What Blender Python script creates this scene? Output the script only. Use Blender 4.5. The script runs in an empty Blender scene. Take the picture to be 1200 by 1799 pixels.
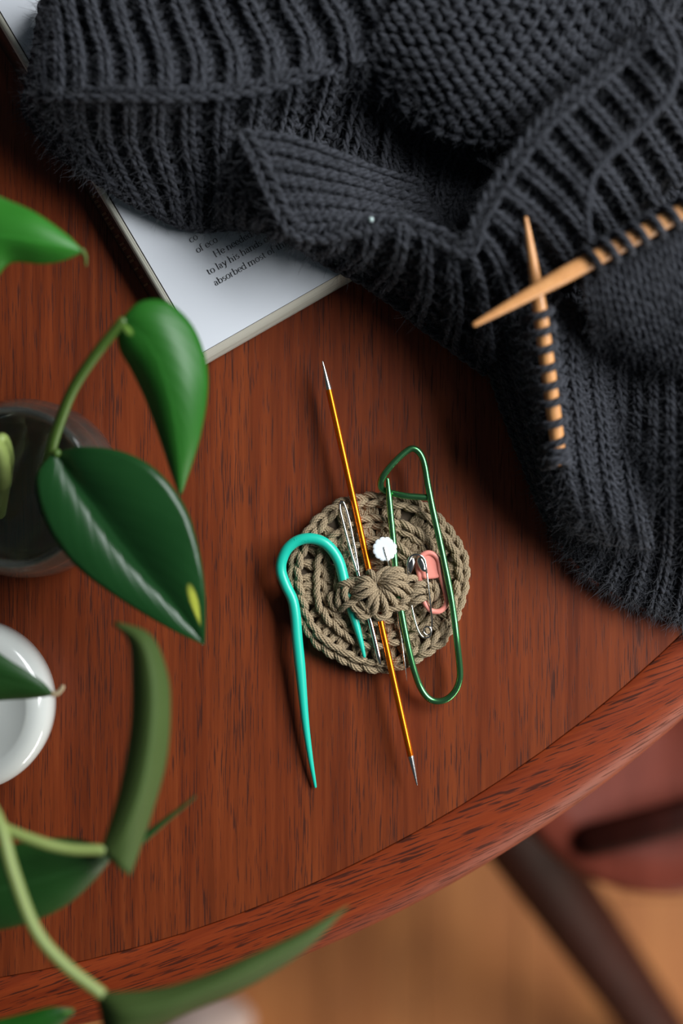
import bpy, math, random
import numpy as np
from mathutils import Vector

rng = np.random.default_rng(7)
random.seed(7)
D = bpy.data
SC = bpy.context.scene
COL = SC.collection
pi = math.pi

# ------------------------------------------------------------------ camera, world, light
H = 0.625                      # lens height above the table top (z = 0)
cam_d = D.cameras.new('camera')
cam = D.objects.new('camera', cam_d)
COL.objects.link(cam)
cam.location = (0, 0, H)
cam_d.sensor_fit = 'HORIZONTAL'
cam_d.sensor_width = 24.0
cam_d.lens = 50.0
cam_d.clip_start = 0.01
cam_d.dof.use_dof = True
cam_d.dof.focus_distance = 0.617
cam_d.dof.aperture_fstop = 2.3
SC.camera = cam

world = D.worlds.new('room_ambience')
SC.world = world
world.use_nodes = True
bgn = world.node_tree.nodes['Background']
bgn.inputs['Color'].default_value = (0.72, 0.86, 1.0, 1)
bgn.inputs['Strength'].default_value = 0.05


def area(name, loc, target, sx, sy, energy, col):
    l = D.lights.new(name, 'AREA')
    l.shape = 'RECTANGLE'
    l.size, l.size_y = sx, sy
    l.energy = energy
    l.color = col
    o = D.objects.new(name, l)
    COL.objects.link(o)
    o.location = loc
    d = Vector(target) - Vector(loc)
    o.rotation_euler = d.to_track_quat('-Z', 'Y').to_euler()
    return o


area('window_light', (1.20, 0.50, 1.10), (0.0, 0.0, 0.0), 1.45, 0.80, 62, (0.95, 0.975, 1.0))
area('floor_fill_light', (1.5, -1.7, -0.28), (0.15, -0.35, -0.74), 1.2, 0.5, 34, (1.0, 0.93, 0.82))  # added fill to brighten floor and chair, no real window there

SC.view_settings.view_transform = 'Standard'
SC.view_settings.look = 'None'
SC.view_settings.gamma = 1.0
SC.view_settings.use_curve_mapping = False
SC.view_settings.exposure = 0.0

# ------------------------------------------------------------------ helpers
def W(px, py, z=0.0):
    """photo pixel -> world point on the plane of height z (metres)"""
    k = (H - z) / 2500.0
    return np.array([(px - 600.0) * k, -(py - 899.5) * k, z])


def WM(pts):
    """list of (px, py, z_mm) -> Nx3 array in metres"""
    return np.array([W(p[0], p[1], p[2] * 0.001) for p in pts])


def tag(o, label=None, cat=None, group=None, kind=None):
    if label: o['label'] = label
    if cat: o['category'] = cat
    if group: o['group'] = group
    if kind: o['kind'] = kind
    return o


def empty(name, loc, label, cat, group=None):
    o = D.objects.new(name, None)
    o.empty_display_size = 0.01
    COL.objects.link(o)
    o.location = loc
    return tag(o, label, cat, group)


def unit(a):
    return a / np.maximum(np.linalg.norm(a, axis=-1, keepdims=True), 1e-12)


class MB:
    def __init__(self):
        self.V, self.F, self.U, self.n = [], [], [], 0

    def add(self, v, f, uv=None):
        v = np.asarray(v, float); f = np.asarray(f, int)
        if uv is None:
            uv = np.zeros((f.size, 2))
        self.V.append(v); self.F.append(f + self.n); self.U.append(uv)
        self.n += len(v)

    def tube(self, P, r, sides=8, ref=None, closed=False, usc=1.0, flat=1.0):
        P = np.asarray(P, float); n = len(P)
        r = np.broadcast_to(np.asarray(r, float), (n,))
        if closed:
            T = unit(np.roll(P, -1, 0) - np.roll(P, 1, 0))
        else:
            T = unit(np.gradient(P, axis=0))
        if ref is None:
            Nn = np.zeros_like(P)
            a = np.array([0, 0, 1.0]) if abs(T[0][2]) < 0.9 else np.array([1.0, 0, 0])
            x = unit(a - T[0] * (a @ T[0]))
            for i in range(n):
                x = x - T[i] * (x @ T[i]); x = x / max(math.sqrt(x @ x), 1e-12)
                Nn[i] = x
        else:
            Nn = unit(ref - T * np.sum(ref * T, 1, keepdims=True))
        B = np.cross(T, Nn)
        a = np.arange(sides) * 2 * pi / sides
        ring = P[:, None, :] + r[:, None, None] * (flat * np.cos(a)[None, :, None] * Nn[:, None, :] + np.sin(a)[None, :, None] * B[:, None, :])
        v = ring.reshape(-1, 3)
        m = n if closed else n - 1
        i = np.arange(m)[:, None]; k = np.arange(sides)[None, :]
        i2 = (i + 1) % n; k2 = (k + 1) % sides
        f = np.stack([i * sides + k, i * sides + k2, i2 * sides + k2, i2 * sides + k], -1).reshape(-1, 4)
        L = np.concatenate([[0], np.cumsum(np.linalg.norm(np.diff(P, axis=0), axis=1))])
        if closed: L = np.append(L, L[-1] + np.linalg.norm(P[0] - P[-1]))
        u0 = L[:m][:, None] * usc; u1 = L[1:m + 1][:, None] * usc
        kk = k / sides; kk2 = (k + 1) / sides
        o = np.ones_like(kk + u0)
        uv = np.stack([np.stack([u0 * o, kk * o], -1), np.stack([u0 * o, kk2 * o], -1),
                       np.stack([u1 * o, kk2 * o], -1), np.stack([u1 * o, kk * o], -1)], 2).reshape(-1, 2)
        self.add(v, f, uv)

    def capped(self, P, r, sides=12, ref=None, flat=1.0):
        """tube with rounded closed ends"""
        P = np.asarray(P, float); n = len(P)
        r = np.array(np.broadcast_to(np.asarray(r, float), (n,)))
        t0 = unit(P[1] - P[0]); t1 = unit(P[-1] - P[-2])
        pre, prer, post, postr = [], [], [], []
        for a in (0.02, 0.35, 0.7, 1.1):
            prer.append(r[0] * math.sin(a)); pre.append(P[0] - t0 * r[0] * (math.cos(a)))
        for a in (1.1, 0.7, 0.35, 0.02):
            postr.append(r[-1] * math.sin(a)); post.append(P[-1] + t1 * r[-1] * math.cos(a))
        P2 = np.vstack([pre, P, post]); r2 = np.concatenate([prer, r, postr])
        self.tube(P2, r2, sides, flat=flat)

    def grid(self, G, uvs=(1, 1)):
        G = np.asarray(G, float); a, b = G.shape[:2]
        i = np.arange(a - 1)[:, None]; j = np.arange(b - 1)[None, :]
        f = np.stack([i * b + j, i * b + j + 1, (i + 1) * b + j + 1, (i + 1) * b + j], -1).reshape(-1, 4)
        iu = i / (a - 1) * uvs[0] + 0 * j; iu2 = (i + 1) / (a - 1) * uvs[0] + 0 * j
        jv = j / (b - 1) * uvs[1] + 0 * i; jv2 = (j + 1) / (b - 1) * uvs[1] + 0 * i
        uv = np.stack([np.stack([iu, jv], -1), np.stack([iu, jv2], -1), np.stack([iu2, jv2], -1), np.stack([iu2, jv], -1)], 2).reshape(-1, 2)
        self.add(G.reshape(-1, 3), f, uv)

    def lathe(self, prof, c, seg=64):
        """prof: list (r, z) metres; closed profile -> solid of revolution about c"""
        a = np.linspace(0, 2 * pi, seg + 1)
        G = np.array([[[c[0] + r * math.cos(t), c[1] + r * math.sin(t), z] for t in a] for r, z in prof])
        self.grid(G, (1, 1))

    def box(self, x0, x1, y0, y1, z0, z1):
        v = [(x0, y0, z0), (x1, y0, z0), (x1, y1, z0), (x0, y1, z0), (x0, y0, z1), (x1, y0, z1), (x1, y1, z1), (x0, y1, z1)]
        f = [(0, 3, 2, 1), (4, 5, 6, 7), (0, 1, 5, 4), (1, 2, 6, 5), (2, 3, 7, 6), (3, 0, 4, 7)]
        self.add(v, f)

    def build(self, name, mat, parent=None, smooth=True, origin=None):
        V = np.vstack(self.V); F = np.vstack(self.F); U = np.vstack(self.U)
        if origin is None:
            origin = np.array(parent.location) if parent is not None else V.mean(0) * [1, 1, 0] + [0, 0, V[:, 2].min()]
        p0 = np.zeros(3)
        q = parent
        while q is not None:
            p0 = p0 + np.array(q.location); q = q.parent
        if parent is not None: origin = p0
        V = V - origin
        me = D.meshes.new(name)
        me.vertices.add(len(V)); me.vertices.foreach_set('co', V.astype(np.float32).ravel())
        me.loops.add(F.size); me.loops.foreach_set('vertex_index', F.astype(np.int32).ravel())
        me.polygons.add(len(F))
        me.polygons.foreach_set('loop_start', np.arange(0, F.size, 4, dtype=np.int32))
        me.polygons.foreach_set('loop_total', np.full(len(F), 4, dtype=np.int32))
        me.polygons.foreach_set('use_smooth', np.full(len(F), smooth, dtype=bool))
        ul = me.uv_layers.new(name='UVMap'); ul.data.foreach_set('uv', U.astype(np.float32).ravel())
        me.update(calc_edges=True); me.validate()
        me.materials.append(mat)
        o = D.objects.new(name, me)
        COL.objects.link(o)
        if parent is not None:
            o.parent = parent
        else:
            o.location = origin
        return o


def cr(P, n):
    """Catmull-Rom resample of a control polyline, n samples"""
    P = np.asarray(P, float); m = len(P)
    if m == 2:
        t = np.linspace(0, 1, n)[:, None]; return P[0] * (1 - t) + P[1] * t
    d = np.linalg.norm(np.diff(P[:, :3], axis=0), axis=1) + 1e-9
    s = np.concatenate([[0], np.cumsum(d)]); s /= s[-1]
    x = np.interp(np.linspace(0, 1, n), s, np.arange(m))
    return crat(P, x)


def crat(P, x):
    m = len(P)
    Q = np.concatenate([[2 * P[0] - P[1]], P, [2 * P[-1] - P[-2]]])
    i = np.clip(np.floor(x).astype(int), 0, m - 2)
    t = (x - i)
    t = t.reshape(t.shape + (1,) * (P.ndim - 1))
    p0, p1, p2, p3 = Q[i], Q[i + 1], Q[i + 2], Q[i + 3]
    return 0.5 * ((2 * p1) + (-p0 + p2) * t + (2 * p0 - 5 * p1 + 4 * p2 - p3) * t ** 2 + (-p0 + 3 * p1 - 3 * p2 + p3) * t ** 3)


class Patch:
    def __init__(self, rows):
        self.G = np.array([WM(r) for r in rows])     # R x C x 3
        self.R, self.C = self.G.shape[:2]

    def at(self, a, b):
        """a across columns 0..1, b down rows 0..1 (same-shape arrays)"""
        sh = np.shape(a)
        a = np.ravel(a) * (self.C - 1); b = np.ravel(b) * (self.R - 1)
        G = self.G
        Q = np.concatenate([[2 * G[0] - G[1]], G, [2 * G[-1] - G[-2]]])
        Q = np.concatenate([(2 * Q[:, 0] - Q[:, 1])[:, None], Q, (2 * Q[:, -1] - Q[:, -2])[:, None]], 1)

        def wts(t):
            return [0.5 * (-t + 2 * t ** 2 - t ** 3), 0.5 * (2 - 5 * t ** 2 + 3 * t ** 3),
                    0.5 * (t + 4 * t ** 2 - 3 * t ** 3), 0.5 * (-t ** 2 + t ** 3)]
        i = np.clip(np.floor(a).astype(int), 0, self.C - 2); j = np.clip(np.floor(b).astype(int), 0, self.R - 2)
        wa, wb = wts(a - i), wts(b - j)
        out = np.zeros((len(a), 3))
        for p in range(4):
            for q in range(4):
                out += Q[j + q, i + p] * (wa[p] * wb[q])[:, None]
        return out.reshape(sh + (3,))

    def frame(self, a, b):
        e = 1e-3
        da = self.at(a + e, b) - self.at(a - e, b); db = self.at(a, b + e) - self.at(a, b - e)
        n = unit(np.cross(da, db))
        s = np.sign(n[..., 2:3]); s[s == 0] = 1
        # one orientation per patch keeps folds consistent
        s = np.sign(np.mean(n[..., 2])) or 1.0
        return n * s


# ------------------------------------------------------------------ materials
def mat(name, base=(0.5, 0.5, 0.5), rough=0.5, metal=0.0, **kw):
    m = D.materials.new(name); m.use_nodes = True
    b = m.node_tree.nodes['Principled BSDF']
    b.inputs['Base Color'].default_value = (*base, 1)
    b.inputs['Roughness'].default_value = rough
    b.inputs['Metallic'].default_value = metal
    for k, v in kw.items():
        b.inputs[k.replace('_', ' ')].default_value = v
    return m


class NT:
    def __init__(self, m):
        self.m = m; self.t = m.node_tree; self.b = self.t.nodes['Principled BSDF']

    def n(self, typ, **kw):
        nd = self.t.nodes.new(typ)
        for k, v in kw.items():
            if k.startswith('_'): setattr(nd, k[1:], v)
            else: nd.inputs[k].default_value = v
        return nd

    def l(self, a, b): self.t.links.new(a, b)

    def noise(self, vec, scale, detail=3, rough=0.5, dist=0.0):
        nd = self.n('ShaderNodeTexNoise', Scale=scale, Detail=detail, Roughness=rough, Distortion=dist)
        if vec is not None: self.l(vec, nd.inputs['Vector'])
        return nd.outputs['Fac']

    def ramp(self, fac, stops):
        nd = self.t.nodes.new('ShaderNodeValToRGB')
        cr_ = nd.color_ramp
        while len(cr_.elements) > 1: cr_.elements.remove(cr_.elements[-1])
        cr_.elements[0].position = stops[0][0]; cr_.elements[0].color = (*stops[0][1], 1)
        for p, c in stops[1:]:
            e = cr_.elements.new(p); e.color = (*c, 1)
        self.l(fac, nd.inputs['Fac'])
        return nd.outputs['Color']

    def mapping(self, vec, scale, rot=(0, 0, 0), loc=(0, 0, 0)):
        nd = self.t.nodes.new('ShaderNodeMapping')
        nd.inputs['Scale'].default_value = scale; nd.inputs['Rotation'].default_value = rot; nd.inputs['Location'].default_value = loc
        self.l(vec, nd.inputs['Vector'])
        return nd.outputs['Vector']

    def mix(self, fac, a, b, mode='MIX'):
        nd = self.t.nodes.new('ShaderNodeMix'); nd.data_type = 'RGBA'; nd.blend_type = mode
        for s, x in ((nd.inputs[0], fac), (nd.inputs[6], a), (nd.inputs[7], b)):
            if hasattr(x, 'is_linked'): self.l(x, s)
            elif isinstance(x, tuple): s.default_value = (*x, 1)
            else: s.default_value = x
        return nd.outputs[2]

    def math(self, op, a, b=0.0):
        nd = self.t.nodes.new('ShaderNodeMath'); nd.operation = op
        for s, x in ((nd.inputs[0], a), (nd.inputs[1], b)):
            if hasattr(x, 'is_linked'): self.l(x, s)
            else: s.default_value = x
        return nd.outputs[0]

    def bump(self, h, strength, dist):
        nd = self.n('ShaderNodeBump', Strength=strength, Distance=dist)
        self.l(h, nd.inputs['Height']); self.l(nd.outputs['Normal'], self.b.inputs['Normal'])

    def coord(self, which='Object'):
        return self.t.nodes.new('ShaderNodeTexCoord').outputs[which]


def wood(name, dark, mid, light, pore, coord='Object', broad=(70, 2.5, 1), fine=(900, 28, 1), porew=(1300, 75, 1), rough=0.42,
         thr=(0.60, 0.66), rot=(0, 0, 0), pore_amt=0.8, bump=0.15):
    m = mat(name, mid, rough); t = NT(m); c = t.coord(coord)
    if rot != (0, 0, 0): c = t.mapping(c, (1, 1, 1), rot)
    warp = t.noise(t.mapping(c, (14, 2.2, 1)), 1.0, 2)
    a = t.noise(t.mapping(c, broad), 1.0, 3, 0.55, 0.3)
    b = t.noise(t.mapping(c, fine), 1.0, 3, 0.6)
    col = t.ramp(a, [(0.28, dark), (0.47, mid), (0.72, light)])
    col2 = t.ramp(b, [(0.3, dark), (0.52, mid), (0.75, light)])
    col = t.mix(0.45, col, col2)
    p = t.noise(t.mapping(c, porew), 1.0, 2, 0.5)
    reg = t.noise(t.mapping(c, (broad[0] * 1.6, broad[1] * 2.2, 1)), 1.0, 2)
    p2 = t.math('ADD', p, t.math('MULTIPLY', t.math('SUBTRACT', reg, 0.5), 0.35))
    pm = t.ramp(p2, [(thr[0], (0, 0, 0)), (thr[1], (1, 1, 1))])
    col = t.mix(t.math('MULTIPLY', pm, pore_amt), col, pore)
    t.l(col, t.b.inputs['Base Color'])
    t.bump(t.math('SUBTRACT', 0.0, pm), bump, 0.0002)
    t.l(t.math('ADD', rough, t.math('MULTIPLY', pm, 0.2)), t.b.inputs['Roughness'])
    return m


M = {}
M['veneer'] = wood('reddish_wood_veneer', (0.055, 0.0095, 0.003), (0.150, 0.027, 0.0065), (0.235, 0.050, 0.012), (0.030, 0.0055, 0.0018), broad=(42, 1.6, 1), fine=(420, 14, 1), porew=(1900, 60, 1), thr=(0.585, 0.66), pore_amt=0.8)
M['trim'] = wood('reddish_solid_edge_wood', (0.12, 0.016, 0.004), (0.19, 0.027, 0.0055), (0.26, 0.044, 0.009), (0.02, 0.004, 0.0015), coord='UV',
                 broad=(6, 110, 1), fine=(30, 700, 1), porew=(62, 1000, 1), thr=(0.55, 0.62), pore_amt=0.8, rough=0.5, bump=0.2)
M['trim'].node_tree.nodes['Principled BSDF'].inputs['Specular IOR Level'].default_value = 0.2
M['veneer'].node_tree.nodes['Principled BSDF'].inputs['Specular IOR Level'].default_value = 0.25
M['floorwood'] = wood('honey_floor_wood', (0.27, 0.085, 0.022), (0.42, 0.15, 0.042), (0.56, 0.225, 0.066), (0.2, 0.07, 0.02), broad=(30, 1.2, 1), fine=(300, 10, 1), porew=(500, 20, 1), rough=0.5)
M['chairwood'] = wood('dark_mahogany_wood', (0.015, 0.003, 0.0015), (0.024, 0.0045, 0.0025), (0.036, 0.007, 0.004), (0.01, 0.003, 0.002), broad=(30, 4, 1), fine=(300, 20, 1), rough=0.6)
M['seatwood'] = wood('polished_red_brown_seat', (0.11, 0.022, 0.012), (0.16, 0.034, 0.02), (0.20, 0.046, 0.028), (0.09, 0.02, 0.012), broad=(20, 3, 1), fine=(200, 12, 1), rough=0.4)
M['chairwood'].node_tree.nodes['Principled BSDF'].inputs['Specular IOR Level'].default_value = 0.08
M['seatwood'].node_tree.nodes['Principled BSDF'].inputs['Specular IOR Level'].default_value = 0.15
M['bamboo'] = wood('bamboo', (0.50, 0.22, 0.075), (0.62, 0.29, 0.105), (0.72, 0.36, 0.14), (0.40, 0.16, 0.05), coord='Generated', broad=(8, 8, 8), fine=(40, 40, 3), porew=(60, 60, 4), rough=0.33, bump=0.05, pore_amt=0.4)


def yarn_mat(name, c0, c1, twist, uscale, bump, rough=0.95, sheen=0.2, fib=3500, diststr=0.0004):
    """ply twist from the tube's own UVs (u = metres along, v = turn)"""
    m = mat(name, c0, rough); t = NT(m)
    t.b.inputs['Sheen Weight'].default_value = sheen
    t.b.inputs['Sheen Roughness'].default_value = 0.5
    t.b.inputs['Sheen Tint'].default_value = (0.8, 0.85, 1.0, 1) if name.startswith('char') else (1, 0.9, 0.75, 1)
    t.b.inputs['Specular IOR Level'].default_value = 0.15
    uv = t.coord('UV')
    sep = t.t.nodes.new('ShaderNodeSeparateXYZ'); t.l(uv, sep.inputs[0])
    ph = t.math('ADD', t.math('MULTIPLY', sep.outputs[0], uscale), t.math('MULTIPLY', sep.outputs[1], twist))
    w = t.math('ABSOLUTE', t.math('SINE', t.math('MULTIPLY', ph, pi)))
    nz = t.noise(t.coord('Object'), fib, 2, 0.6)
    nz2 = t.noise(t.coord('Object'), 260, 2, 0.5)
    col = t.mix(nz2, c0, c1)
    fz = t.ramp(nz, [(0.36, (0, 0, 0)), (0.64, (1, 1, 1))])
    col = t.mix(0.5, col, t.mix(fz, c0, c1), 'MIX')
    col = t.mix(t.math('MULTIPLY', t.math('POWER', t.math('SUBTRACT', 1.0, w), 1.5), 0.85), col, tuple(x * 0.3 for x in c0))  # grooves between plies darkened, their shade painted into the colour
    t.l(col, t.b.inputs['Base Color'])
    h = t.math('ADD', w, t.math('MULTIPLY', nz, 0.35))
    t.bump(h, bump, diststr)
    return m


M['char'] = yarn_mat('charcoal_wool', (0.008, 0.0085, 0.0105), (0.072, 0.076, 0.089), 3.0, 300.0, 1.0, sheen=0.10, fib=1800, diststr=0.0006)
M['char_back'] = mat('charcoal_wool_shade_side', (0.006, 0.0065, 0.008), 1.0)
M['fuzz'] = mat('charcoal_wool_fuzz', (0.07, 0.074, 0.085), 0.9)
M['taupe'] = yarn_mat('taupe_cotton_wool', (0.22, 0.162, 0.095), (0.56, 0.43, 0.27), 3.0, 900.0, 0.5, sheen=0.12, fib=5000, diststr=0.0002)
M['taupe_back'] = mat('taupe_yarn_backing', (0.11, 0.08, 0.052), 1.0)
M['taupe_fuzz'] = mat('taupe_yarn_fuzz', (0.42, 0.34, 0.24), 0.9)
M['teal'] = mat('turquoise_plastic', (0.010, 0.50, 0.36), 0.36, Coat_Weight=0.15)
M['orange'] = mat('orange_anodised_aluminium', (1.0, 0.22, 0.01), 0.27, 0.92)
M['green'] = mat('green_anodised_aluminium', (0.11, 0.36, 0.14), 0.27, 0.92)
M['steel'] = mat('polished_steel', (0.72, 0.70, 0.66), 0.16, 1.0)
M['tipmetal'] = mat('nickel_tip', (0.78, 0.76, 0.72), 0.25, 1.0)
M['pink'] = mat('pink_plastic', (0.86, 0.30, 0.235), 0.35, Subsurface_Weight=0.1, Subsurface_Radius=(0.002, 0.001, 0.001))
M['white_pl'] = mat('white_plastic', (0.82, 0.90, 0.93), 0.4)
M['cer'] = mat('white_glazed_ceramic', (0.52, 0.54, 0.51), 0.12, Coat_Weight=0.4, Coat_Roughness=0.05)
M['cer_in'] = mat('matt_white_ceramic_inside', (0.46, 0.48, 0.44), 0.3)
M['glass'] = mat('clear_glass', (0.62, 0.66, 0.60), 0.04, Transmission_Weight=0.955, IOR=1.45)
M['water'] = mat('water', (0.80, 0.86, 0.80), 0.0, Transmission_Weight=1.0, IOR=1.33)


def leaf_mat(name, c0, c1, rough, fleck_glint=None):
    m = mat(name, c0, rough); t = NT(m)
    nz = t.noise(t.coord('Object'), 40, 3, 0.5)
    col = t.mix(nz, c0, c1)
    uv = t.coord('UV')
    sep = t.t.nodes.new('ShaderNodeSeparateXYZ'); t.l(uv, sep.inputs[0])
    u, v = sep.outputs[0], sep.outputs[1]
    dv = t.math('ABSOLUTE', t.math('SUBTRACT', v, 0.5))
    rib = t.ramp(dv, [(0.0, (1, 1, 1)), (0.035, (0, 0, 0))])
    col = t.mix(t.math('MULTIPLY', rib, 0.35), col, tuple(min(1, x * 2.2 + 0.01) for x in c0))
    if fleck_glint:
        (vu, vv, ru, rv), vc = fleck_glint
        d = t.math('ADD', t.math('POWER', t.math('DIVIDE', t.math('SUBTRACT', u, vu), ru), 2.0),
                   t.math('POWER', t.math('DIVIDE', t.math('SUBTRACT', v, vv), rv), 2.0))
        col = t.mix(t.ramp(d, [(0.25, (1, 1, 1)), (1.0, (0, 0, 0))]), col, vc)
    t.l(col, t.b.inputs['Base Color'])
    # veins: soft slanting relief
    ph = t.math('ADD', t.math('MULTIPLY', u, 9.0), t.math('MULTIPLY', dv, -9.0))
    wv = t.math('ABSOLUTE', t.math('SINE', t.math('MULTIPLY', ph, pi)))
    t.bump(t.math('ADD', t.math('POWER', wv, 0.35), rib), 0.15, 0.0005)
    t.b.inputs['Subsurface Weight'].default_value = 0.05
    t.b.inputs['Subsurface Radius'].default_value = (0.001, 0.002, 0.0005)
    return m


M['leaf_dark'] = leaf_mat('glossy_dark_green_leaf', (0.006, 0.034, 0.008), (0.010, 0.050, 0.012), 0.24, ((0.84, 0.80, 0.09, 0.075), (0.42, 0.46, 0.06)))
M['leaf_dark'].node_tree.nodes['Principled BSDF'].inputs['Specular IOR Level'].default_value = 0.28
M['leaf_deep'] = leaf_mat('deep_green_leaf', (0.010, 0.045, 0.008), (0.014, 0.06, 0.01), 0.45)
M['leaf_mid'] = leaf_mat('mid_green_leaf', (0.012, 0.085, 0.008), (0.018, 0.12, 0.012), 0.42, ((0.06, 0.35, 0.06, 0.12), (0.25, 0.45, 0.08)))  # the light spot near the base is a highlight painted into the colour
M['leaf_bright'] = leaf_mat('fresh_green_leaf', (0.018, 0.13, 0.012), (0.028, 0.17, 0.016), 0.42)
M['leaf_pale'] = leaf_mat('matt_pale_green_leaf_underside', (0.036, 0.062, 0.013), (0.046, 0.078, 0.018), 0.7)
M['leaf_pale'].node_tree.nodes['Principled BSDF'].inputs['Specular IOR Level'].default_value = 0.2
for q_ in ('leaf_mid', 'leaf_bright', 'leaf_deep'): M[q_].node_tree.nodes['Principled BSDF'].inputs['Specular IOR Level'].default_value = 0.3
M['stem'] = mat('green_stem', (0.055, 0.11, 0.015), 0.45)
M['stem_pale'] = mat('pale_green_stem', (0.20, 0.26, 0.07), 0.5)
M['drytip'] = mat('dry_tan_leaf_tip', (0.42, 0.33, 0.2), 0.8)
M['page'] = mat('book_paper', (0.66, 0.69, 0.73), 0.75)
M['ink'] = mat('black_ink', (0.012, 0.012, 0.013), 0.6)
M['cover'] = mat('dark_printed_cover', (0.03, 0.024, 0.018), 0.45)
M['gold'] = mat('tan_spine_lettering', (0.17, 0.15, 0.085), 0.5)
M['pale'] = mat('pale_grey_pink_cloth', (0.55, 0.42, 0.36), 0.9)
M['bead'] = mat('pale_lint', (0.5, 0.62, 0.6), 0.8)
M['under'] = mat('table_underside_wood', (0.08, 0.03, 0.015), 0.7)


def paper_edge_mat():
    m = mat('page_edges_cream', (0.72, 0.68, 0.55), 0.8); t = NT(m)
    sep = t.t.nodes.new('ShaderNodeSeparateXYZ'); t.l(t.coord('Object'), sep.inputs[0])
    w = t.noise(t.mapping(t.coord('Object'), (8, 8, 5200)), 1.0, 1)
    t.l(t.ramp(w, [(0.35, (0.52, 0.50, 0.40)), (0.65, (0.76, 0.74, 0.62))]), t.b.inputs['Base Color'])
    t.bump(w, 0.4, 0.0003)
    return m


M['edges'] = paper_edge_mat()

# ------------------------------------------------------------------ floor
FZ = -0.74
mbp = MB(); mbp.box(-2.4, 2.4, -4.2, 4.2, -0.06, -0.019)
floor = mbp.build('floor', mat('dark_subfloor', (0.05, 0.03, 0.02), 0.9), None, smooth=False, origin=np.zeros(3))
floor.location = (0, 0, FZ); floor['kind'] = 'structure'
pw, pl = 0.094, 1.3
mbp = MB(); mbp.box(-pw / 2 + 0.0008, pw / 2 - 0.0008, -pl / 2 + 0.001, pl / 2 - 0.001, -0.018, 0.0)
proto = None
for i in range(-16, 17):
    for j in range(-2, 3):
        x = 0.03 + i * pw; y = -0.25 + j * pl + (i * 0.47 % 1.0) * pl
        if proto is None:
            proto = mbp.build('plank', M['floorwood'], None, smooth=False, origin=np.zeros(3))
            o = proto
        else:
            o = proto.copy(); COL.objects.link(o)
        o.parent = floor
        o.location = (x, y, -0.0006 * random.random())
        if random.random() < 0.5: o.rotation_euler.z = pi

# ------------------------------------------------------------------ table
def circ3(a, b, c):
    A = 2 * np.array([b[:2] - a[:2], c[:2] - a[:2]])
    r = np.array([b[:2] @ b[:2] - a[:2] @ a[:2], c[:2] @ c[:2] - a[:2] @ a[:2]])
    ce = np.linalg.solve(A, r)
    return ce, np.linalg.norm(ce - a[:2])


TC, TR = circ3(W(0, 1718), W(640, 1510), W(1200, 1112))
print('table centre', TC, 'radius', TR)
table = empty('round_table', (TC[0], TC[1], FZ), 'round reddish brown wooden table with solid rounded edge, carrying everything', 'table')
mb = MB()
mb.lathe([(0.0001, 0.0), (TR * 0.5, 0.0), (TR - 0.0003, 0.0), (TR - 0.0001, -0.0004), (TR - 0.0001, -0.018), (0.0001, -0.018)], TC, 160)
mb.build('tabletop', M['veneer'], table, smooth=False)
prof = [(TR + 0.0001, -0.016), (TR + 0.0001, -0.0005), (TR + 0.0004, 0.0), (TR + 0.009, -0.0002), (TR + 0.016, -0.0015), (TR + 0.023, -0.0045), (TR + 0.0285, -0.009),
        (TR + 0.0315, -0.015), (TR + 0.032, -0.020), (TR + 0.030, -0.027), (TR + 0.024, -0.031), (TR + 0.01, -0.033), (TR - 0.004, -0.033), (TR - 0.004, -0.019)]
seg = 220
G = []; ang = np.linspace(0, 2 * pi, seg + 1)
mb = MB()
for r, z in prof:
    G.append(np.stack([TC[0] + r * np.cos(ang), TC[1] + r * np.sin(ang), np.full(seg + 1, z)], -1))
mb.grid(np.array(G))
# UVs in metres: x = straight grain direction of the solid segment, y = across; kept as flat projection turned with the arc
F = mb.F[0]; V = mb.V[0]
fi = F.ravel(); P = V[fi]
th = np.arctan2(P[:, 1] - TC[1], P[:, 0] - TC[0]); rr = np.hypot(P[:, 0] - TC[0], P[:, 1] - TC[1])
cen = V[F].mean(1); thc = np.repeat(np.arctan2(cen[:, 1] - TC[1], cen[:, 0] - TC[0]), 4)
th = thc + (th - thc + pi) % (2 * pi) - pi
sarc = np.cumsum([0] + [math.dist(prof[k], prof[k + 1]) for k in range(len(prof) - 1)])
vv = np.repeat(sarc, seg + 1)[fi]
# each 60-degree piece of the edge is straight-grained solid wood
segc = (np.floor((thc - math.radians(260)) / (pi / 3)) + 0.5) * pi / 3 + math.radians(260)
gd = segc + pi / 2
u = P[:, 0] * np.cos(gd) + P[:, 1] * np.sin(gd)
v2 = -P[:, 0] * np.sin(gd) + P[:, 1] * np.cos(gd) + P[:, 2] * 1.0 + segc
mb.U[0] = np.stack([u, v2], -1)
mb.build('edge_trim', M['trim'], table)
for k in range(4):
    a = pi / 4 + k * pi / 2
    c = TC + 0.38 * np.array([math.cos(a), math.sin(a)])
    mb = MB(); mb.lathe([(0.0001, FZ + 0.0003), (0.016, FZ + 0.0003), (0.022, FZ + 0.3), (0.03, -0.02), (0.0001, -0.02)], c, 24)
    mb.build('leg', M['chairwood'], table)

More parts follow.
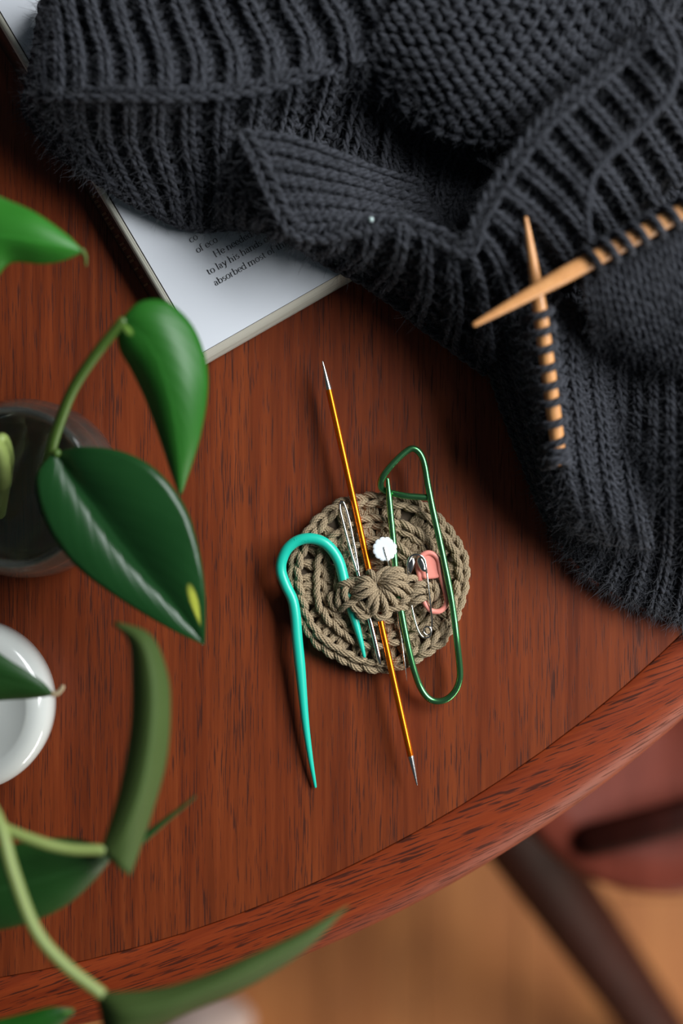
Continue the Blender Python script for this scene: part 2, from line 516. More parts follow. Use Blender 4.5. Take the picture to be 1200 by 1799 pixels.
# ------------------------------------------------------------------ chair under the table
chair = empty('chair', (*W(1120, 1330, -0.30)[:2], FZ), 'dark red brown wooden chair below the table at lower right, out of focus', 'chair')
SZ = -0.29
sc_ = W(1170, 1275, SZ)
mb = MB()
K = (H - SZ) / 2500
SR = 300 * K
seatp = [(0.0001, SZ - 0.014), (SR * 0.35, SZ - 0.011), (SR * 0.75, SZ - 0.004), (SR * 0.93, SZ), (SR, SZ - 0.006), (SR + 0.002, SZ - 0.014), (SR - 0.004, SZ - 0.024), (0.0001, SZ - 0.028)]
mb.lathe(seatp, sc_, 72)
mb.build('seat', M['seatwood'], chair)
for name, a, b, r0, r1 in (('leg', (855, 1390, -335), (1222, 1905, -735), 0.027, 0.025), ('leg', (1380, 1370, -335), (1640, 1420, -735), 0.02, 0.014),
                           ('leg', (985, 1140, -335), (830, 1010, -735), 0.02, 0.014), ('leg', (1310, 1130, -335), (1420, 1010, -735), 0.02, 0.014)):
    mb = MB(); p = cr(WM([a, b]), 16)
    mb.capped(p, np.linspace(r0, r1, 16), 16)
    mb.build(name, M['chairwood'], chair)
mb = MB(); mb.capped(cr(WM([(1040, 1475, -288), (1120, 1455, -276), (1210, 1430, -272), (1330, 1400, -280)]), 12), 0.011, 12)
mb.build('crease_bar', M['chairwood'], chair)  # added dark bar standing in for the dark crease across the seat

# pale object on the floor at the bottom
mb = MB()
c0 = W(352, 1800, FZ + 0.02)
Gs = []
for i, ph in enumerate(np.linspace(0.02, pi / 2 + 0.35, 12)):
    Gs.append([[c0[0] + 0.045 * math.sin(ph) * math.cos(a) * (1 + 0.1 * math.cos(2 * a)), c0[1] + 0.032 * math.sin(ph) * math.sin(a), FZ + 0.0155 + 0.04 * math.cos(ph)] for a in np.linspace(0, 2 * pi, 33)])
mb.grid(np.array(Gs))
tag(mb.build('cloth_bundle', M['pale']), 'small pale grey-pink bundle on the floor at the bottom edge, blurred', 'cloth')

# ------------------------------------------------------------------ book
e1 = np.array([0.868, -0.497]); e2 = np.array([-0.508, -0.861])
BZ = 0.014


def bk(a, b, z):
    """book coordinates in page pixels (a along bottom edge, b up the spine) -> world"""
    p = np.array([352.0, 621.0]) + a * e1 + b * e2
    return W(p[0], p[1], z)


book = empty('open_paperback_book', tuple(bk(250, 350, 0.0)), 'paperback book with cream page edges lying under the charcoal knitting', 'book')
mb = MB()
# page block: loft of outlines from z=1.2mm to the top page
rows = []
for z, off, sp in ((0.0012, 22, -8), (0.004, 20, -9), (0.008, 14, -9), (0.012, 5, -5), (BZ - 0.0004, 1, -1)):
    o = [bk(sp, -off * 1.0, z), bk(300, -off, z), bk(450, -off, z), bk(450, 400, z), bk(450, 860, z), bk(300, 860, z), bk(sp, 860, z), bk(sp, 400, z), bk(sp, -off, z)]
    rows.append(o)
mb.grid(np.array(rows))
mb.build('page_block', M['edges'], book, smooth=False)
mb = MB()
us = np.linspace(0, 450, 30); vs = np.linspace(0, 860, 20)
G = np.array([[bk(a, b, BZ + 0.0006 * (1 - math.exp(-a / 60.0)) - 0.0006) for b in vs] for a in us])
mb.grid(G)
Gd = G.copy(); Gd[..., 2] -= 0.0004
mb.grid(Gd[::-1])
mb.build('top_page', M['page'], book)
mb = MB()
prof = [(3, BZ - 0.0001), (-4, BZ - 0.0010), (-12, 0.0118), (-19, 0.0085), (-26, 0.0045), (-28, 0.0008), (-24, 0.0002), (450, 0.0002), (453, 0.0011), (-20, 0.0011), (-22, 0.0045), (-15, 0.0085), (-9, 0.0110), (-3, BZ - 0.0018)]
G = np.array([[bk(a, b, z) for b in np.linspace(-8, 862, 24)] for a, z in prof])
# spine cover reaches down to the folded corner
mb.grid(G)
mb.build('cover', M['cover'], book)
# pale strip of folded pages along the spine
mb = MB()
G = np.array([[bk(a, b, z) for b in np.linspace(-3, 861, 24)] for a, z in ((1, BZ + 0.0001), (-5, BZ - 0.0003), (-11, BZ - 0.0014), (-11, BZ - 0.0019), (-4, BZ - 0.0008))])
mb.grid(G)
mb.build('folded_page', M['edges'], book)

# stroke letterforms with serifs
def arc(cx, cy, rx, ry, a0, a1, n=10):
    return [(cx + rx * math.cos(math.radians(a)), cy + ry * math.sin(math.radians(a))) for a in np.linspace(a0, a1, n)]


X = 0.44
def sf(x, y, w=0.085): return [(x - w, y), (x + w, y)]
def flag(x, y): return [(x - 0.09, y - 0.035), (x, y)]
GL = {
    'o': (0.50, [arc(0.25, 0.22, 0.19, 0.225, 0, 360, 22)]),
    'c': (0.44, [arc(0.25, 0.22, 0.19, 0.225, 50, 320, 16)]),
    'e': (0.46, [arc(0.24, 0.22, 0.18, 0.225, 0, 325, 18), [(0.06, 0.235), (0.42, 0.235)]]),
    'a': (0.45, [[(0.08, 0.36)] + arc(0.19, 0.33, 0.12, 0.11, 130, 0, 8) + [(0.31, 0.05), (0.40, 0.01)], arc(0.20, 0.13, 0.13, 0.13, 70, 330, 12)]),
    'b': (0.52, [[(0.09, 0.0), (0.09, 0.70)], flag(0.09, 0.70), arc(0.26, 0.22, 0.185, 0.22, 140, -150, 16)]),
    'd': (0.52, [[(0.41, 0.0), (0.41, 0.70)], flag(0.41, 0.70), sf(0.46, 0.01, 0.05), arc(0.24, 0.22, 0.18, 0.22, 40, 330, 16)]),
    'h': (0.54, [[(0.10, 0.0), (0.10, 0.70)], flag(0.10, 0.70), sf(0.10, 0.0), arc(0.26, 0.27, 0.16, 0.16, 160, 0, 8) + [(0.42, 0.0)], sf(0.42, 0.0)]),
    'n': (0.54, [[(0.10, 0.0), (0.10, X)], flag(0.10, X), sf(0.10, 0.0), arc(0.26, 0.27, 0.16, 0.16, 160, 0, 8) + [(0.42, 0.0)], sf(0.42, 0.0)]),
    'm': (0.82, [[(0.10, 0.0), (0.10, X)], flag(0.10, X), sf(0.10, 0.0), arc(0.25, 0.27, 0.15, 0.16, 160, 0, 8) + [(0.40, 0.0)], sf(0.40, 0.0),
                 arc(0.55, 0.27, 0.15, 0.16, 160, 0, 8) + [(0.70, 0.0)], sf(0.70, 0.0)]),
    'u': (0.54, [[(0.10, X), (0.10, 0.15)] + arc(0.25, 0.15, 0.15, 0.15, 180, 330, 8), [(0.41, X), (0.41, 0.0)]]),
    'i': (0.26, [[(0.13, 0.0), (0.13, X)], flag(0.13, X), sf(0.13, 0.0), [(0.13, 0.60), (0.13, 0.67)]]),
    'l': (0.26, [[(0.13, 0.0), (0.13, 0.70)], flag(0.13, 0.70), sf(0.13, 0.0)]),
    'f': (0.31, [[(0.12, 0.0), (0.12, 0.55)] + arc(0.24, 0.56, 0.12, 0.14, 180, 50, 6), sf(0.12, 0.0), [(0.03, X), (0.27, X)]]),
    't': (0.33, [[(0.13, 0.58), (0.13, 0.12)] + arc(0.22, 0.12, 0.09, 0.115, 180, 310, 6), [(0.03, X), (0.28, X)]]),
    's': (0.38, [arc(0.19, 0.325, 0.115, 0.11, 40, 250, 9) + arc(0.19, 0.115, 0.13, 0.115, 80, -140, 9)]),
    'r': (0.37, [[(0.10, 0.0), (0.10, X)], flag(0.10, X), sf(0.10, 0.0), arc(0.22, 0.31, 0.12, 0.12, 170, 60, 6)]),
    'y': (0.48, [[(0.06, X), (0.24, 0.02)], [(0.42, X), (0.22, -0.06), (0.14, -0.20), (0.05, -0.20)], sf(0.06, X), sf(0.42, X, 0.06)]),
    'H': (0.76, [[(0.13, 0.0), (0.13, 0.66)], [(0.60, 0.0), (0.60, 0.66)], [(0.13, 0.34), (0.60, 0.34)], sf(0.13, 0), sf(0.13, 0.66), sf(0.60, 0), sf(0.60, 0.66)]),
}


def strip(mb, pts, toworld, thin=0.03, thick=0.085):
    P = np.array(pts, float)
    d = unit(np.gradient(P, axis=0)) if len(P) > 2 else np.repeat(unit((P[1] - P[0])[None]), 2, 0)
    w = thin + (thick - thin) * np.abs(d[:, 1]) ** 1.3
    nrm = np.stack([-d[:, 1], d[:, 0]], -1)
    Lf, Rt = P + nrm * w[:, None] / 2, P - nrm * w[:, None] / 2
    G = [[toworld(a, 0) for a in Lf], [toworld(a, 0) for a in Rt], [toworld(a, 1) for a in Rt], [toworld(a, 1) for a in Lf], [toworld(a, 0) for a in Lf]]
    mb.grid(np.array(G))


def typeset(text, start, em, toP, mb):
    x = 0.0
    for ch in text:
        if ch == ' ': x += 0.24; continue
        adv, st = GL[ch]
        for s in st:
            strip(mb, s, lambda a, top, x=x: toP(start, (a[0] + x) * em, a[1] * em, top))
        x += adv


tdir = np.array([0.868, -0.4966]); tup = np.array([-0.4966, -0.868])


def toPage(start, a, b, top):
    p = np.array(start) + a * tdir + b * tup
    return W(p[0], p[1], BZ + 0.00003 + 0.00004 * top)


for text, st in (('co', (335, 427)), ('of eco', (347, 445)), ('He needed a mill', (378.5, 452.5)), ('to lay his hands on so', (367, 483.5)), ('absorbed most of thi', (379, 502.5))):
    mb = MB(); typeset(text, st, 17.2, toPage, mb)
    o = mb.build('printed_line', M['ink'], book, smooth=False)
    o['label'] = 'printed line of black serif text on the page'
# worn lettering on the spine (too soft to read in the photograph): tall light strokes
mb = MB()
rs = random.Random(3)
b = 150
while b < 330:
    wd = rs.uniform(3, 6)
    for s in (0, 1):
        a0 = -24 + s * rs.uniform(3, 6)
        z0 = 0.0062; z1 = 0.0105
        mb.grid(np.array([[bk(-24.4, b + s * wd * 0.5, z0) + [-.0002, 0, .0004], bk(-24.4, b + s * wd * .5 + 1.3, z0) + [-.0002, 0, .0004]],
                          [bk(-16.5, b + s * wd * 0.5, z1) + [-.0002, 0, .0004], bk(-16.5, b + s * wd * .5 + 1.3, z1) + [-.0002, 0, .0004]]]))
    b += wd + rs.choice([4, 5, 5, 12])
mb.build('spine_lettering', M['gold'], book, smooth=False)

# ------------------------------------------------------------------ hairs
def hairs(mb, P, Nrm, T, n, lmin, lmax, rad, lift=0.6):
    idx = rng.integers(0, len(P), n)
    p = P[idx]; nn = Nrm[idx]; tt = T[idx]
    d = unit(nn * rng.uniform(0.1, lift, (n, 1)) + tt * rng.normal(0, 0.8, (n, 1)) + rng.normal(0, 0.45, (n, 3)))
    cv = unit(rng.normal(0, 1, (n, 3)))
    L = rng.uniform(lmin, lmax, (n, 1))
    K = 4
    s = np.linspace(0, 1, K)
    path = p[:, None, :] + (d * L)[:, None, :] * s[None, :, None] + (cv * L * 0.35)[:, None, :] * (s ** 2)[None, :, None]
    x = unit(np.cross(d, cv)); y = unit(np.cross(d, x))
    r = rad * (1 - 0.6 * s)
    ang = np.arange(3) * 2 * pi / 3
    ring = path[:, :, None, :] + r[None, :, None, None] * (np.cos(ang)[None, None, :, None] * x[:, None, None, :] + np.sin(ang)[None, None, :, None] * y[:, None, None, :])
    v = ring.reshape(-1, 3)
    h = np.arange(n)[:, None, None]; i = np.arange(K - 1)[None, :, None]; k = np.arange(3)[None, None, :]
    b0 = h * K * 3
    f = np.stack([b0 + i * 3 + k, b0 + i * 3 + (k + 1) % 3, b0 + (i + 1) * 3 + (k + 1) % 3, b0 + (i + 1) * 3 + k], -1).reshape(-1, 4)
    mb.add(v, f)


# ------------------------------------------------------------------ knitted garment
garment = empty('charcoal_knitting', tuple(W(800, 350, 0.0)), 'thick charcoal ribbed knitting in progress, folded over the book', 'knitting')
HP, HN, HT = [], [], []


def knit(name, rows, nw, nc, rib=0.0, face=1, yr=1.30, depth=1.0, sides=7, seg=14, warp=0.25, ribper=1.0):
    pt = Patch(rows); mb = MB()
    nph = nw * seg
    phi = np.linspace(0, 2 * pi * nw, nph + 1)
    t = phi / (2 * pi)
    for j in range(nc):
        jit = rng.normal(0, 1, 4)
        a = (t + 0.17 * np.sin(2 * phi)) / nw
        irr = 0.06 * np.sin(t * 1.7 + jit[0] * 3) + 0.05 * np.sin(t * 0.63 + jit[1] * 3)
        b = (j + 0.5 + 0.80 * np.cos(phi) + irr) / nc
        if rib:
            s = np.clip(1.6 * np.cos(pi * t / ribper), -1, 1) * face
            off = rib * np.cos(pi * t / ribper) * 1e-3
        else:
            s = np.full_like(t, face); off = 0.0
        nofs = -s * depth * 1e-3 * np.cos(2 * phi) + off
        ac = np.clip(a, 0, 1); bc = np.clip(b, 0, 1)
        N = pt.frame(ac, bc); S = pt.at(ac, bc)
        P = S + N * np.reshape(nofs, (-1, 1)) + rng.normal(0, 0.00008, S.shape)
        rr_ = yr * 1e-3 * (1 + 0.10 * np.sin(t * 2.3 + jit[2] * 3))
        mb.tube(P, rr_, sides, ref=N + 1e-4)
        HP.append(P + N * yr * 0.8e-3); HN.append(N); HT.append(unit(np.gradient(P, axis=0)))
    # dark backing: gap shade put in its colour, nothing shows between the loops
    A, B = np.meshgrid(np.linspace(0, 1, 40), np.linspace(0, 1, 24))
    N = pt.frame(A, B); S = pt.at(A, B)
    off = rib * np.cos(pi * A * nw / ribper) * 0.8e-3 if rib else np.zeros_like(A)
    G = S - N * 0.0014
    mb2 = MB(); mb2.grid(G); mb2.grid((S - N * 0.0028)[:, ::-1])
    o = mb.build(name, M['char'], garment)
    ob = mb2.build('gap_shade_backing', M['char_back'], o)
    return pt


def chain(mb, P, n, w, yr, lift=0.8, nrm=None, sides=7, plied=False, k=11):
    """braid of v-shaped stitches along path P (Nx3)"""
    P = np.asarray(P); m = len(P)
    T = unit(np.gradient(P, axis=0))
    NN = np.tile([0, 0, 1.0], (m, 1)) if nrm is None else nrm
    Bn = unit(np.cross(NN, T)); NN = unit(np.cross(T, Bn))
    for i in range(n):
        for sgn in (-1, 1):
            s = np.linspace(-0.25, 1.20, k)
            q = (s + 0.25) / 1.45
            pos = np.clip((i + s) / n, 0, 1) * (m - 1)
            lat = sgn * w * (0.12 + 1.0 * np.sin(q * pi * 0.62) ** 1.15) * (1 - 0.25 * q ** 3) + rng.normal(0, 0.06) * w
            up = lift * (1.35 * np.sin(q * pi) - 0.55 + 0.25 * (1 - q))
            C = np.stack([np.interp(pos, np.arange(m), P[:, c]) for c in range(3)], -1)
            Tn = np.stack([np.interp(pos, np.arange(m), NN[:, c]) for c in range(3)], -1)
            Tb = np.stack([np.interp(pos, np.arange(m), Bn[:, c]) for c in range(3)], -1)
            C = C + Tb * lat[:, None] + Tn * up[:, None]
            if plied: plies(mb, C, yr * rng.uniform(0.93, 1.07))
            else:
                mb.tube(C, yr * np.array([0.75] + [1] * (k - 2) + [0.75]), sides)
                HP.append(C + Tn * yr); HN.append(Tn); HT.append(unit(np.gradient(C, axis=0)))


def plies(mb, C, r, np_=6, pitch=None, sides=5, ds=0.0007):
    C = np.asarray(C, float)
    L = np.sum(np.linalg.norm(np.diff(C, axis=0), axis=1))
    n = max(6, int(L / ds))
    C = cr(C, n)
    T = unit(np.gradient(C, axis=0))
    Nn = np.zeros_like(C); x = np.array([0, 0, 1.0]); x = unit(x - T[0] * (x @ T[0]))
    if abs(T[0][2]) > 0.97: x = unit(np.array([1.0, 0, 0]) - T[0] * T[0][0])
    for i in range(n):
        x = x - T[i] * (x @ T[i]); x = x / max(math.sqrt(x @ x), 1e-12); Nn[i] = x
    B = np.cross(T, Nn)
    pitch = pitch or 8.5 * r
    s = np.linspace(0, L, n)
    ph0 = rng.uniform(0, 2 * pi)
    env = np.clip(np.minimum(s, L - s) / (1.2 * r), 0, 1) ** 0.5
    env = 0.35 + 0.65 * env
    for k in range(np_):
        a = ph0 + 2 * pi * k / np_ + 2 * pi * s / pitch
        rad = unit(np.cos(a)[:, None] * Nn + np.sin(a)[:, None] * B)
        Q = C + rad * (0.64 * r * env)[:, None]
        mb.tube(Q, 0.39 * r * env, sides, ref=rad)


P1 = [[(52, 190, 14), (85, 172, 38), (140, 168, 48), (230, 170, 54), (330, 170, 55), (450, 158, 52), (580, 122, 48), (720, 70, 46)],
      [(62, 150, 16), (85, 130, 40), (140, 112, 48), (225, 108, 52), (330, 106, 52), (450, 98, 50), (575, 66, 46), (700, 20, 46)],
      [(74, 90, 18), (92, 70, 38), (130, 50, 44), (205, 44, 48), (305, 40, 48), (420, 34, 47), (545, 8, 45), (670, -30, 45)],
      [(84, 10, 18), (100, -10, 36), (115, -40, 42), (180, -50, 44), (280, -50, 44), (390, -50, 44), (520, -60, 44), (640, -90, 44)]]
knit('ribbed_panel', P1, 27, 12, rib=3.0, yr=1.55, face=1, depth=1.2)
P2 = [[(48, 180, 10), (75, 172, 36), (140, 170, 47), (230, 172, 53), (330, 172, 54), (450, 160, 51), (580, 124, 46), (720, 90, 38)],
      [(55, 205, 8), (90, 215, 28), (150, 228, 34), (230, 240, 37), (330, 245, 37), (440, 225, 34), (560, 200, 26), (700, 170, 24)],
      [(85, 245, 12), (120, 262, 21), (180, 290, 24), (260, 318, 25), (345, 330, 26), (430, 310, 24), (540, 300, 20), (680, 300, 19)],
      [(105, 262, 10), (150, 295, 18), (210, 335, 19), (285, 375, 19), (345, 396, 19), (425, 392, 19), (520, 392, 19), (670, 395, 19)]]
knit('folded_under_panel', P2, 28, 11, rib=1.8, yr=1.55)
# inner face of the flap with level ribs
P4 = [[(428, 236, 60), (505, 400, 54), (505, 400, 54)]]
flap = [[(428, 236, 50), (452, 262, 51), (462, 290, 51), (474, 325, 50), (492, 365, 48), (520, 398, 46)],
        [(500, 244, 47), (512, 272, 48), (520, 300, 47), (530, 330, 46), (545, 365, 46), (565, 398, 47)],
        [(580, 270, 40), (590, 295, 40), (598, 320, 40), (606, 345, 40), (615, 372, 42), (630, 400, 46)],
        [(660, 300, 28), (668, 322, 28), (678, 344, 28), (686, 366, 30), (696, 386, 34), (712, 404, 42)],
        [(730, 320, 18), (740, 345, 18), (750, 365, 20), (760, 385, 24), (775, 405, 32), (795, 425, 46)]]
knit('flap_inner_face', flap, 11, 15, rib=2.0, yr=1.45)
# cavity
cav = [[(560, 90, 40), (720, 185, 36), (850, 238, 34), (930, 232, 36), (1010, 180, 42)],
       [(590, 150, 22), (700, 230, 18), (820, 290, 18), (890, 290, 20), (960, 220, 30)],
       [(600, 260, 19), (700, 310, 18), (790, 350, 18), (860, 350, 20), (920, 280, 44)],
       [(610, 390, 20), (700, 390, 20), (770, 410, 22), (820, 425, 32), (880, 340, 52)]]
knit('hollow_inner_panel', cav, 18, 16, rib=1.0, yr=1.4)
# reverse stockinette patch
rev = [[(620, 105, 40), (720, 195, 38), (800, 240, 38), (880, 248, 38), (960, 222, 42), (1040, 165, 46)],
       [(660, 55, 50), (750, 120, 52), (840, 158, 52), (930, 165, 50), (1005, 145, 50), (1075, 95, 50)],
       [(700, -10, 54), (790, 40, 57), (880, 75, 57), (970, 85, 55), (1050, 65, 53), (1120, 30, 50)],
       [(750, -110, 50), (840, -50, 54), (930, -20, 54), (1020, -15, 53), (1100, -35, 50), (1170, -70, 48)]]
knit('purl_side_panel', rev, 14, 11, face=-1, yr=1.6, depth=1.7)
# front below the rim, left part
fr = [[(426, 236, 50), (458, 282, 51), (488, 360, 48), (520, 398, 47), (610, 398, 48), (700, 396, 50), (760, 412, 52), (818, 436, 54)],
      [(400, 290, 40), (430, 330, 42), (470, 385, 42), (520, 420, 41), (610, 425, 43), (700, 425, 50), (770, 450, 50), (840, 480, 48)],
      [(388, 350, 30), (418, 368, 32), (458, 390, 31), (512, 412, 30), (588, 440, 31), (686, 468, 33), (775, 520, 34), (860, 560, 36)],
      [(385, 388, 20), (415, 392, 20), (456, 396, 20), (502, 408, 20), (565, 450, 19), (655, 500, 13), (760, 580, 10), (855, 650, 12)]]
knit('front_panel', fr, 22, 8, rib=2.2, yr=1.5)
# right front with ribs running away from the rim
rf = [[(818, 436, 54), (852, 372, 58), (895, 300, 62), (955, 222, 64), (1025, 160, 62), (1105, 96, 60), (1180, 40, 58)],
      [(836, 480, 50), (900, 418, 58), (950, 345, 61), (1005, 280, 62), (1075, 215, 61), (1150, 150, 59), (1230, 90, 58)],
      [(848, 550, 36), (935, 478, 48), (1000, 400, 53), (1055, 340, 54), (1125, 280, 54), (1195, 215, 54), (1270, 150, 54)],
      [(858, 630, 20), (970, 540, 38), (1045, 465, 44), (1100, 410, 46), (1165, 345, 48), (1235, 280, 49), (1310, 215, 50)]]
knit('right_ribbed_panel', rf, 22, 13, rib=3.2, yr=1.5)
# fabric hanging from the upper needle
ns = [[(1020, 475, 62), (1075, 440, 64), (1135, 410, 66), (1195, 385, 67), (1260, 355, 68)],
      [(1030, 540, 56), (1085, 515, 62), (1150, 490, 64), (1210, 465, 66), (1280, 440, 67)],
      [(1045, 600, 40), (1105, 585, 52), (1165, 565, 56), (1225, 545, 60), (1295, 520, 62)],
      [(1060, 640, 20), (1125, 640, 34), (1190, 635, 44), (1250, 620, 50), (1310, 600, 54)],
      [(1065, 665, 8), (1130, 680, 14), (1200, 690, 26), (1260, 680, 34), (1325, 660, 40)]]
knit('needle_panel', ns, 12, 11, yr=1.4, depth=1.3)
# slope between front and the lower needle
sl = [[(800, 540, 10), (880, 520, 34), (960, 510, 44), (1040, 560, 38), (1110, 620, 26)],
      [(850, 620, 6), (900, 610, 26), (955, 610, 44), (1030, 650, 32), (1110, 690, 24)],
      [(885, 720, 4), (925, 710, 22), (968, 710, 40), (1040, 740, 34), (1120, 770, 26)],
      [(925, 820, 3), (950, 810, 20), (985, 810, 38), (1050, 830, 36), (1130, 850, 32)],
      [(960, 905, 2), (980, 895, 16), (1010, 890, 30), (1070, 905, 34), (1140, 920, 34)],
      [(990, 940, 1.5), (1010, 945, 10), (1040, 945, 20), (1085, 955, 26), (1150, 960, 30)]]
knit('lower_needle_panel', sl, 15, 24, yr=1.35, rib=0.8)
lr = [[(1040, 590, 10), (1090, 600, 16), (1150, 610, 24), (1210, 610, 34), (1290, 600, 42)],
      [(1035, 740, 22), (1095, 750, 28), (1150, 760, 38), (1215, 765, 48), (1300, 750, 58)],
      [(1010, 850, 22), (1080, 860, 25), (1145, 870, 33), (1215, 875, 42), (1300, 870, 50)],
      [(985, 925, 9), (1055, 960, 14), (1130, 975, 18), (1210, 985, 22), (1300, 990, 26)],
      [(975, 930, 3), (1035, 995, 8), (1110, 1040, 9), (1195, 1070, 9), (1300, 1095, 9)],
      [(975, 932, 3.2), (1030, 1002, 4), (1105, 1052, 4), (1195, 1087, 4), (1300, 1112, 4)]]
knit('lower_right_fold', lr, 16, 26, yr=1.4, rib=1.0)
und = [[(900, 440, 26), (1000, 440, 28), (1100, 420, 30), (1200, 400, 32), (1300, 380, 34)],
       [(910, 520, 20), (1000, 520, 22), (1100, 500, 24), (1200, 480, 26), (1300, 460, 28)],
       [(930, 600, 14), (1010, 600, 18), (1100, 600, 20), (1200, 590, 22), (1300, 580, 24)],
       [(960, 700, 10), (1030, 700, 14), (1100, 700, 16), (1200, 700, 18), (1300, 700, 20)]]
knit('under_layer', und, 16, 13, yr=1.4, rib=1.0)
top = [[(540, 130, 30), (700, 150, 30), (860, 190, 30), (1000, 170, 34), (1300, 60, 34)],
       [(540, 40, 34), (700, 40, 34), (860, 60, 36), (1000, 60, 36), (1300, 0, 36)],
       [(540, -100, 34), (700, -110, 34), (860, -100, 36), (1000, -100, 36), (1300, -110, 36)]]
knit('upper_under_layer', top, 30, 12, yr=1.4, rib=1.0)
r2 = [[(1120, 330, 34), (1200, 260, 36), (1290, 180, 38)], [(1140, 380, 34), (1230, 330, 36), (1310, 280, 38)], [(1170, 440, 40), (1250, 400, 40), (1330, 360, 40)]]
knit('right_under_layer', r2, 9, 7, yr=1.5, rib=1.4)
tr = [[(1010, 150, 42), (1080, 95, 44), (1160, 40, 46), (1260, 0, 46)],
      [(1060, 60, 48), (1120, 20, 50), (1190, -20, 50), (1280, -50, 50)],
      [(1090, -60, 48), (1150, -70, 50), (1220, -90, 50), (1300, -110, 50)]]
knit('upper_right_panel', tr, 12, 10, rib=1.6, yr=1.35)
# edge braids
mb = MB()
chain(mb, cr(WM([(428, 234, 51), (455, 285, 53), (478, 340, 52), (512, 400, 49), (560, 412, 48), (620, 402, 49), (700, 396, 51), (760, 412, 54), (820, 436, 57),
                 (850, 372, 61), (893, 300, 64), (955, 220, 66), (1025, 158, 65), (1105, 92, 62), (1180, 36, 60)]), 400), 50, 0.0028, 0.0015, 0.0015)
mb.build('cast_on_edge', M['char'], garment)
for nm, row, n_ in (('hem_edge', fr[-1], 26), ('hem_edge', P2[-1], 32)):
    mb = MB(); chain(mb, cr(WM([(a_, b_, c_ - 0.5) for a_, b_, c_ in row]), 200), n_, 0.0018, 0.0016, 0.0009)
    mb.build(nm, M['char'], garment)
mb = MB()
chain(mb, cr(WM([(62, 168, 36), (110, 166, 46), (200, 166, 55), (330, 166, 57), (450, 154, 54), (580, 118, 50)]), 200), 20, 0.0022, 0.0014, 0.0012)
mb.build('fold_edge', M['char'], garment)
# working yarn
mb = MB()
wy = cr(WM([(1120, -40, 66), (1148, 12, 68), (1172, 50, 71), (1192, 100, 74), (1182, 155, 75), (1150, 200, 74), (1108, 240, 73), (1068, 275, 73), (1040, 318, 74), (1032, 370, 74), (1036, 425, 72)]), 120)
mb.tube(wy, 0.0016 * (1 + 0.18 * np.sin(np.linspace(0, 31, 120))), 10)
o = mb.build('working_yarn', M['char'], garment)
HP.append(np.repeat(wy, 2, 0)); HN.append(np.tile([0, 0, 1.0], (240, 1))); HT.append(unit(np.gradient(np.repeat(wy, 2, 0) + np.arange(240)[:, None] * 1e-9, axis=0)))
mb = MB(); mb.lathe([(0.00001, 0.0505), (0.0009, 0.0508), (0.0012, 0.052), (0.0009, 0.0532), (0.00001, 0.0535)], W(652, 386, 0.052), 10)
mb.build('lint_speck', M['bead'], garment)

# bamboo needles
def needle(name, pts, r, tip, label, m=None, both=False, n=60):
    mb = MB(); P = cr(WM(pts), n)
    L = np.concatenate([[0], np.cumsum(np.linalg.norm(np.diff(P, axis=0), axis=1))])
    rr_ = r * np.clip(0.28 + 0.72 * (L / tip) ** 0.85, 0, 1)
    if both: rr_ = np.minimum(rr_, r * np.clip(0.28 + 0.72 * ((L[-1] - L) / tip) ** 0.85, 0, 1))
    mb.capped(P, rr_, 20)
    return mb, P


N1 = [(834, 570, 74), (1060, 446, 73), (1400, 265, 74)]
N2 = [(924, 384, 66), (948, 540, 60), (976, 750, 47), (981, 806, 44)]
mb, PN1 = needle('', N1, 0.0034, 0.040, '')
tag(mb.build('knitting_needle', M['bamboo']), 'bamboo knitting needle pointing left, crossing on top of the other', 'needle')
mb, PN2 = needle('', N2, 0.0030, 0.036, '')
tag(mb.build('knitting_needle', M['bamboo']), 'bamboo knitting needle pointing up, crossed underneath the other needle', 'needle')


def loop(P, t, r, lean, name='needle_loop', yr=0.00135, drop=0.012):
    """one live stitch around a needle"""
    i = int(t * (len(P) - 1)); c = P[i]; T = unit(P[min(i + 1, len(P) - 1)] - P[i - 1])
    side = unit(np.cross(T, [0, 0, 1.0])); up = unit(np.cross(side, T))
    pts = []
    for a in np.linspace(-0.75 * pi, 0.85 * pi, 16):
        pts.append(c + (r + yr * 0.9) * (math.sin(a) * side + math.cos(a) * up) + T * lean * a / pi)
    p0 = pts[0] + np.array([0, 0, -drop * 0.6]) + side * -0.002; p1 = pts[-1] + np.array([0, 0, -drop * 0.5]) + side * 0.004
    pts = cr(np.array([p0] + pts + [p1]), 30)
    mb = MB(); mb.tube(pts, yr, 8)
    mb.build(name, M['char'], garment)
    HP.append(pts); HN.append(np.tile(up, (30, 1))); HT.append(unit(np.gradient(pts, axis=0)))


def tpos(P, px):
    # parameter on a needle where it projects at pixel column/row px=(axis, value)
    ax, val = px
    k = (H - P[:, 2]) / 2500
    q = P[:, 0] / k + 600 if ax == 0 else -P[:, 1] / k + 899.5
    return float(np.interp(val, q, np.linspace(0, 1, len(q))))


for x in (1040, 1046, 1077, 1104, 1128, 1158, 1186, 1212, 1238):
    loop(PN1, tpos(PN1, (0, x)), 0.0034, 0.0022, yr=0.0016)
for y in (553, 586, 615, 646, 677, 709, 744, 778, 792, 806, 820, 832):
    loop(PN2, tpos(PN2, (1, y)), 0.0030 * (1 if y < 770 else rng.uniform(0.7, 1.05)), 0.0018 + (0 if y < 770 else rng.normal(0, 0.002)), yr=0.00155 if y < 770 else rng.uniform(0.0013, 0.0018))

HPa, HNa, HTa = np.vstack(HP), np.vstack(HN), np.vstack(HT)
mb = MB(); hairs(mb, HPa, HNa, HTa, 60000, 0.002, 0.0080, 0.00007, 1.1)
tag(mb.build('wool_fuzz', M['fuzz'], garment), kind='stuff')

